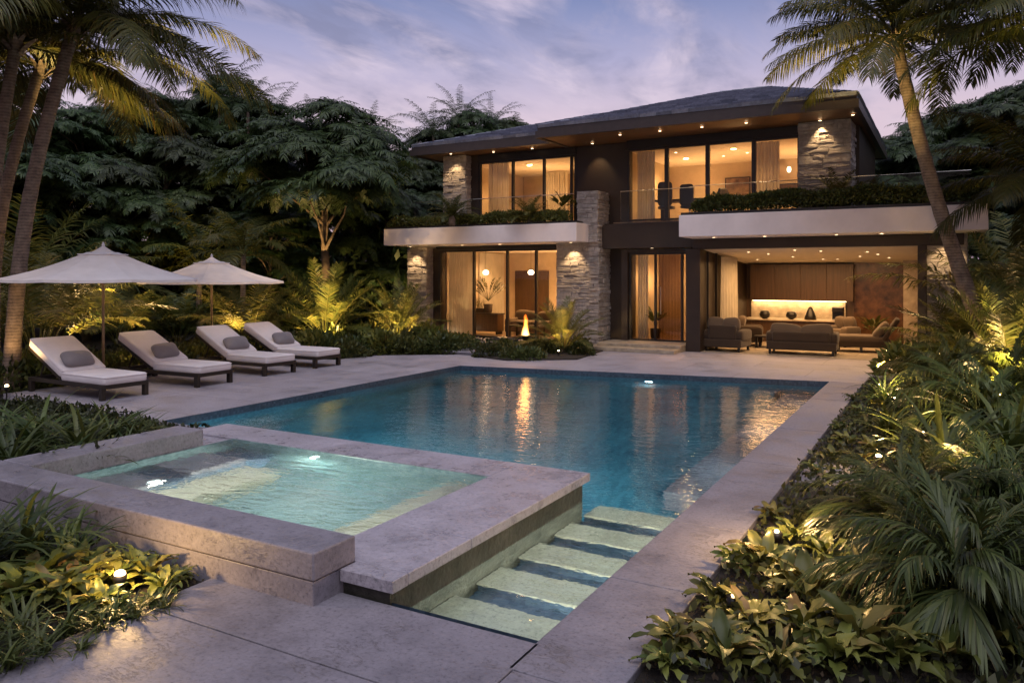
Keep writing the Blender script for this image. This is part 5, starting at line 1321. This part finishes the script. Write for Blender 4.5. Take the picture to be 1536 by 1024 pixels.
# ---------------------------------------------------------------- bed plants
def mk_broad(n, L, w, seed, mat='broad'):
    def f():
        global rng
        rng = np.random.default_rng(seed); A = Leafy()
        for k in range(n):
            lay = k / n; A.put(broadleaf(L * U(.75, 1.15), w * U(.8, 1.15), 1.4 - .75 * lay + U(-.15, .15), U(1.0, 1.9), .18, side=U(-.3, .3)), rotz(k * 2.39996 + U(-.3, .3)) @ rotx(U(-.3, .3)), (U(-.02, .02), U(-.02, .02), .02))
        o = A.obj('broadleaf_plant', M[mat], None, True); return tag(o, 'x', 'plant')
    return f
BROAD = Kind([mk_broad(17, .36, .095, 81), mk_broad(20, .34, .08, 82), mk_broad(15, .4, .11, 83), mk_broad(22, .34, .065, 84)])
def mk_strap(n, L, w, seed, mat='strap', name='strap_leaf_plant'):
    def f():
        global rng
        rng = np.random.default_rng(seed); A = Leafy()
        for k in range(n):
            lay = U(0, 1); A.put(blade(L * U(.6, 1.1), w * U(.7, 1.2), 1.5 - .8 * lay, U(.8, 2.2), U(-.5, .5)), rotz(U(0, 6.28)), (U(-.07, .07), U(-.07, .07), 0))
        o = A.obj(name, M[mat], None, True); return tag(o, 'x', 'plant')
    return f
STRAP = Kind([mk_strap(70, .95, .042, 91), mk_strap(60, .7, .032, 92), mk_strap(46, .42, .022, 93)])
def mk_plume(nf, L, seed):
    def f():
        global rng
        rng = np.random.default_rng(seed); A = Leafy()
        for k in range(nf):
            lay = k / nf; az = k * 2.39996 + U(-.2, .2)
            fr = frond(L * U(.82, 1.1), 30, .36 * L, .02 * L, 1.42 - 1.05 * lay + U(-.1, .1), .95 + .7 * lay + U(-.15, .25), U(.35, .75), 3.0, .12, .1, .008, side=U(-.35, .35),
                       prof=([0, .2, .6, 1], [.55, 1., .95, .55]), segs=3)
            A.put(fr, rotz(az) @ rotx(U(-.3, .3)), (0, 0, .08))
        o = A.obj('plume_palm', M['plume']); return tag(o, 'x', 'plant')
    return f
PLUME = Kind([mk_plume(62, 1.0, 95), mk_plume(54, 1.1, 96)])
rng = np.random.default_rng(17)
PLUME.place(0, ly(1447, 4.75, .06), 'largest silvery green plume-leaved plant at the near end of the long bed', rz=.3, sc=.9)
PLUME.place(1, ly(1362, 6.2, .0), 'plume-leaved plant arching over the stepping stone', rz=1.2, sc=.82)
PLUME.place(0, ly(1500, 6.6, .0), 'plume-leaved plant behind the largest one, at the edge of the photo', rz=2.2, sc=.85)
PLUME.place(1, ly(1480, 10.2, .0), 'tall plume-leaved plant midway along the long bed', rz=4., sc=1.15)
PLUME.place(0, ly(1425, 13., .0), 'plume-leaved plant before the stone kerb slab', rz=5., sc=1.2)
PLUME.place(1, ly(1525, 12.6, .0), 'plume-leaved plant under the yellow lit palm clump', rz=.9, sc=1.25)
STRAP.place(0, ly(1420, 8.0, 0), 'brownish grassy clump glowing from a spotlight at its foot', sc=1.25)
STRAP.place(0, ly(1510, 8.6, 0), 'taller grassy clump at the edge of the photo behind the glowing one', sc=1.3)
STRAP.place(1, ly(1335, 9.9, 0), 'small spiky clump beside the far spotlight of the long bed', sc=1.0)
STRAP.place(1, ly(1330, 12.4, 0), 'spiky clump lit yellow near the far end of the coping', sc=1.1)
STRAP.place(0, ly(1400, 11.3, 0), 'broad grassy clump between two plume-leaved plants', sc=1.05)
gR = 'broad-leaved plants beside the pool coping'; lR = 'yellow green broad-leaved plant in the bed beside the near pool coping'
for i, (u, d, s_) in enumerate([(1150, 5.55, 1.0), (1072, 4.95, .8), (1215, 5.0, .95), (1128, 4.55, .95), (1010, 4.35, .85), (1205, 4.5, 1.0), (1290, 4.35, 1.0), (1060, 4.4, .8), (1105, 5.6, .7), (1190, 6.1, .8), (1240, 5.7, .8), (1290, 5.3, .9),
                               (1160, 6.7, .6), (1000, 4.15, .6), (1090, 4.2, .8), (1170, 4.15, .8), (1250, 4.2, .85), (1340, 4.2, .9), (1420, 4.2, .8), (1500, 4.3, .9), (1225, 6.6, .7), (1290, 6.0, .7), (1180, 5.2, .8)]):
    BROAD.place(i, ly(u, d, -.02), lR, gR, sc=s_)
gR2 = 'small plants along the far pool coping'; lR2 = 'small leafy plant along the far half of the pool coping'
for i, (u, d, s_) in enumerate([(1225, 8.2, .6), (1250, 8.8, .6), (1290, 8.6, .7), (1270, 9.6, .7), (1310, 9.2, .8), (1262, 10.4, .6), (1300, 10.6, .8), (1290, 11.6, .7), (1350, 10.6, .8), (1340, 13.2, .8), (1310, 13.8, .7), (1375, 12.6, .9), (1365, 8.6, .9), (1450, 12.0, .9), (1280, 13., .6), (1380, 14.4, .9), (1450, 14.6, 1.), (1310, 12.4, .6)]):
    BROAD.place(i + 1, ly(u, d, -.02), lR2, gR2, sc=s_)
# bed against the spa's side wall
for i, (u, d, s_, lab) in enumerate([(60, 8.9, 1.05, 'big strap-leaved clump behind the spa at the edge of the photo'), (120, 8.6, 1.0, 'arching strap-leaved clump in the middle of the bed behind the spa'),
                                     (168, 9.2, .85, 'strap-leaved clump before the feet of the nearest lounger'), (20, 8.0, .95, 'dark strap-leaved clump low at the corner of the spa')]):
    STRAP.place(0, ly(u, d, 0), lab, sc=s_)
for u, d, s_ in ((205, 9.4, .85), (232, 9.6, .7), (150, 8.1, .85), (85, 7.9, .9), (190, 8.7, .8), (-20, 8.8, 1.1), (100, 9.5, .9), (5, 9.6, 1.)):
    STRAP.place(1, ly(u, d, 0), 'lower strap-leaved clump in the bed between the spa and the loungers', 'low clumps behind the spa', sc=s_)
# bed in front of the spa
STRAP.place(0, ly(40, 5.6, 0), 'strap-leaved clump hanging over the front spa wall', sc=.8)
STRAP.place(0, ly(-40, 5.3, 0), 'strap-leaved clump at the very edge of the photo before the spa', sc=.9)
STRAP.place(1, ly(95, 5.5, 0), 'narrow-leaved clump between the spa wall and the near spotlight', sc=.75)
gL = 'broad-leaved plants about the near spotlight'; lL = 'yellow lit broad-leaved plant about the spotlight before the spa wall'
for i, (u, d, s_) in enumerate([(172, 5.28, .82), (120, 5.1, 1.0), (222, 5.35, .7), (85, 4.95, 1.0), (150, 4.9, .7), (60, 5.2, 1.1), (245, 5.15, .6), (200, 5.5, .75), (25, 5.0, 1.), (130, 5.45, .9), (175, 4.85, .45), (262, 5.3, .5), (225, 4.95, .4)]):
    BROAD.place(i, ly(u, d, -.02), lL, gL, sc=s_)
gS = 'small tufts along the near paving edge'; lS = 'small grassy tuft along the near paving edge before the spa'
for u, d, s_ in ((98, 4.55, .75), (30, 4.5, .8), (150, 4.6, .55), (200, 4.75, .5), (60, 4.3, .6), (10, 4.15, .7), (120, 4.35, .4), (245, 4.9, .45), (170, 4.72, .5), (-20, 4.3, .8)):
    STRAP.place(2, ly(u, d, -.02), lS, gS, sc=s_)

# ---------------------------------------------------------------- garden spotlights
def gs(u, d, label, e, **k):
    if 'up' not in k: k['up'] = .34
    if e >= 60 and 'spot' not in k: k['spot'] = 165; x, y = bearing(u, d); k['aim'] = (x, y, 5.)
    spotlight(*bearing(u, d), label, e, **k)
gs(180, 5.06, 'brightest spotlight glowing among broad leaves before the spa wall', 22, vis=1., up=.14)
gs(1318, 8.35, 'spotlight glowing in the long bed beside the stepping stone', 28, vis=.9)
gs(1340, 12.3, 'spotlight lighting the spiky clump at the far end of the coping', 40, vis=.8)
gs(1430, 7.6, 'spotlight at the foot of the brownish grassy clump', 12, vis=.7, up=.15)
gs(1480, 14.4, 'spotlight at the foot of the leaning palm by the balcony', 58, vis=1.)
gs(1520, 13.5, 'spotlight under the yellow lit palm clump', 170, spot=110, aim=(*bearing(1512, 14.6), 1.3))
gs(1362, 16.9, 'spotlight in the shrubs before the lounge pier', 45)
gs(10, 13.6, 'spotlight against the base of the thickest leaning palm', 60, vis=1.)
gs(120, 18.2, 'spotlight under the palms behind the big umbrella', 260)
gs(225, 19.6, 'spotlight under the palms between the umbrella poles', 260)
gs(350, 20.0, 'spotlight under the bushy clump by the far umbrella', 320)
gs(480, 21.2, 'spotlight under the brightly lit fan of fronds', 620, spot=105, aim=(*bearing(487, 23.0), 1.5))
gs(596, 22.3, 'spotlight under the small palm at the end stone pier', 420, spot=105, aim=(*bearing(600, 23.6), 1.2))
gs(838, 19.9, 'spotlight under the small palm beside the torch', 150, vis=.7, spot=95, aim=(*bearing(845, 20.9), 1.0))
gs(470, 24.4, 'spotlight under the tree with pale forking limbs', 0)
lamp('SPOT', (*bearing(470, 24.4), .5), 900, WARM, .06, (*bearing(487, 26.0), 4.4), 66, name='tree_uplight')
for u, d in ((385, 27.), (300, 26.), (590, 28.5), (150, 25.5), (640, 31.)): lamp('SPOT', (*bearing(u, d - 1.8), .4), 420, WARM, .06, (*bearing(u, d + 1.), 4.), 70, name='tree_uplight')
gs(1530, 18.2, 'spotlight under the small palm below the balcony end', 130)
gs(1165, 5.9, 'spotlight half hidden under broad leaves beside the near coping', 48, vis=.5, up=.4)
for u, d, e, lab in ((1436, 7.3, 20, 'added low fill light among the grassy leaves behind the near plume-leaved plants'), (1385, 9.6, 24, 'added low fill light between the stepping stone and the broad grassy clump'),
                     (1455, 11.4, 30, 'added low fill light beneath the tall plume-leaved plant midway along the bed'), (1100, 4.72, 7, 'added low fill light among the nearest broad leaves by the coping corner')):
    gs(u, d, lab, e, vis=.35, size=.12, up=.36)  # unseen fill lamps with fittings, added to warm the bed leaves
for u, d, lab in ((200, 16.6, 'added unseen uplight for the palm crowns, in the bed behind the umbrellas'), (1318, 13.8, 'added unseen uplight for the leaning palm crown, in the bed at the far coping'),
                  (1475, 13.5, 'added unseen uplight below the fronds past the leaning palm'), (1500, 11.8, 'added unseen uplight near the photo edge below the drooping dark fronds')):
    gs(u, d, lab, 0, vis=.5)  # unseen fittings added where the bare palm crown lamps stand
lamp('SPOT', (*bearing(200, 16.6), .3), 8000, (1., .66, .2), .06, (*bearing(190, 15.0), 6.4), 48, name='palm_uplight')
lamp('SPOT', (*bearing(1318, 13.8), .3), 6500, (1., .66, .2), .06, (*bearing(1262, 16.0), 6.3), 42, name='palm_uplight')
lamp('SPOT', (*bearing(1475, 13.5), .3), 4500, (1., .66, .2), .06, (*bearing(1450, 16.2), 6.5), 40, name='palm_uplight')
lamp('SPOT', (*bearing(1500, 11.8), .3), 4500, (1., .66, .2), .1, (*bearing(1560, 14.), 5.5), 60, name='palm_uplight')

# ================================================================== SKY, SUN, CAMERA
w = bpy.data.worlds.new('World'); scene.world = w; w.use_nodes = True; nt = w.node_tree; nt.nodes.clear(); L = nt.links.new
out = nt.nodes.new('ShaderNodeOutputWorld'); bg = nt.nodes.new('ShaderNodeBackground'); L(bg.outputs[0], out.inputs['Surface'])
tc = nt.nodes.new('ShaderNodeTexCoord'); sep = nt.nodes.new('ShaderNodeSeparateXYZ'); L(tc.outputs['Generated'], sep.inputs[0])
sky = nd(nt, 'ShaderNodeTexSky', sky_type='NISHITA'); sky.sun_disc = False; sky.sun_elevation = R(1.0); sky.sun_rotation = R(150.6)
gr = ramp(nt, [(.0, (.66, .46, .54)), (.19, (.64, .50, .62)), (.265, (.37, .35, .56)), (.335, (.17, .21, .43)), (.5, (.18, .2, .38)), (1., (.34, .33, .46))]); L(sep.outputs[2], gr.inputs[0])
# streaked clouds on a flat layer
dv = nd(nt, 'ShaderNodeMath', operation='ADD'); L(sep.outputs[2], dv.inputs[0]); dv.inputs[1].default_value = .12
vd = nd(nt, 'ShaderNodeVectorMath', operation='DIVIDE'); cb = nt.nodes.new('ShaderNodeCombineXYZ'); [L(dv.outputs[0], cb.inputs[i]) for i in range(3)]
L(tc.outputs['Generated'], vd.inputs[0]); L(cb.outputs[0], vd.inputs[1])
mp = nt.nodes.new('ShaderNodeMapping'); mp.inputs['Rotation'].default_value = (0, 0, R(-52)); mp.inputs['Scale'].default_value = (1.5, .8, 1.); L(vd.outputs[0], mp.inputs[0])
nz = nd(nt, 'ShaderNodeTexNoise', i_Scale=1.4, i_Detail=10., i_Roughness=.58, i_Distortion=.5); L(mp.outputs[0], nz.inputs['Vector'])
cr_ = ramp(nt, [(.43, (0, 0, 0)), (.60, (1, 1, 1))]); L(nz.outputs['Fac'], cr_.inputs[0])
nz2 = nd(nt, 'ShaderNodeTexNoise', i_Scale=2.4, i_Detail=9., i_Roughness=.58, i_Distortion=.4); L(mp.outputs[0], nz2.inputs['Vector'])
cc = ramp(nt, [(.40, (.19, .19, .34)), (.60, (.64, .53, .66))]); L(nz2.outputs['Fac'], cc.inputs[0])
mx = nd(nt, 'ShaderNodeMix', data_type='RGBA'); fm = nd(nt, 'ShaderNodeMath', operation='MULTIPLY'); L(cr_.outputs[0], fm.inputs[0]); fm.inputs[1].default_value = .75
L(fm.outputs[0], mx.inputs[0]); L(gr.outputs[0], mx.inputs[6]); L(cc.outputs[0], mx.inputs[7])
# brighter afterglow behind the viewpoint
dt_ = nd(nt, 'ShaderNodeVectorMath', operation='DOT_PRODUCT'); L(tc.outputs['Generated'], dt_.inputs[0]); dt_.inputs[1].default_value = (.49, -.87, .15)
ag = ramp(nt, [(.0, (0, 0, 0)), (1., (.05, .035, .04))]); mr = nd(nt, 'ShaderNodeMapRange'); mr.inputs['From Min'].default_value = -.25; L(dt_.outputs['Value'], mr.inputs[0]); L(mr.outputs[0], ag.inputs[0])
a1 = nd(nt, 'ShaderNodeMix', data_type='RGBA', blend_type='ADD'); a1.inputs[0].default_value = 1; L(mx.outputs[2], a1.inputs[6]); L(ag.outputs[0], a1.inputs[7])
a2 = nd(nt, 'ShaderNodeMix', data_type='RGBA', blend_type='ADD'); a2.inputs[0].default_value = .05; L(a1.outputs[2], a2.inputs[6]); L(sky.outputs[0], a2.inputs[7])
fr_ = nd(nt, 'ShaderNodeMapRange'); fr_.inputs['From Min'].default_value = -.9; fr_.inputs['From Max'].default_value = .5; fr_.inputs['To Min'].default_value = 1.0; fr_.inputs['To Max'].default_value = .5
L(dt_.outputs['Value'], fr_.inputs[0]); fc = nt.nodes.new('ShaderNodeCombineXYZ'); [L(fr_.outputs[0], fc.inputs[i]) for i in range(3)]
a3 = nd(nt, 'ShaderNodeMix', data_type='RGBA', blend_type='MULTIPLY'); a3.inputs[0].default_value = 1; L(a2.outputs[2], a3.inputs[6]); L(fc.outputs[0], a3.inputs[7])
L(a3.outputs[2], bg.inputs['Color']); bg.inputs['Strength'].default_value = 1.05
sd = bpy.data.lights.new('afterglow', 'SUN'); sd.energy = 1.85; sd.angle = R(60); sd.color = (.93, .92, 1.)
so = bpy.data.objects.new('afterglow', sd); col.objects.link(so); so.location = (10, -20, 20); so.rotation_euler = (Vector((-.35, .62, -1.5))).to_track_quat('-Z', 'Y').to_euler()

cd = bpy.data.cameras.new('Camera'); cam = bpy.data.objects.new('Camera', cd); col.objects.link(cam); scene.camera = cam
cam.location = (0, 0, 2.1); cam.rotation_euler = (R(90), 0, R(29.38)); cd.sensor_width = 36.; cd.lens = 1165 / 1536 * 36; cd.shift_y = -100 / 1536.; cd.clip_end = 1000; cd.clip_start = .05
vs = scene.view_settings; vs.view_transform = 'Standard'; vs.look = 'None'; vs.exposure = 0; vs.gamma = 1
cy = scene.cycles; cy.use_denoising = True; cy.max_bounces = 8; cy.diffuse_bounces = 3; cy.glossy_bounces = 4; cy.transmission_bounces = 6; cy.transparent_max_bounces = 16
cy.sample_clamp_indirect = 4.; cy.blur_glossy = .5; cy.use_light_tree = True
try: cy.denoiser = 'OPENIMAGEDENOISE'
except Exception: pass
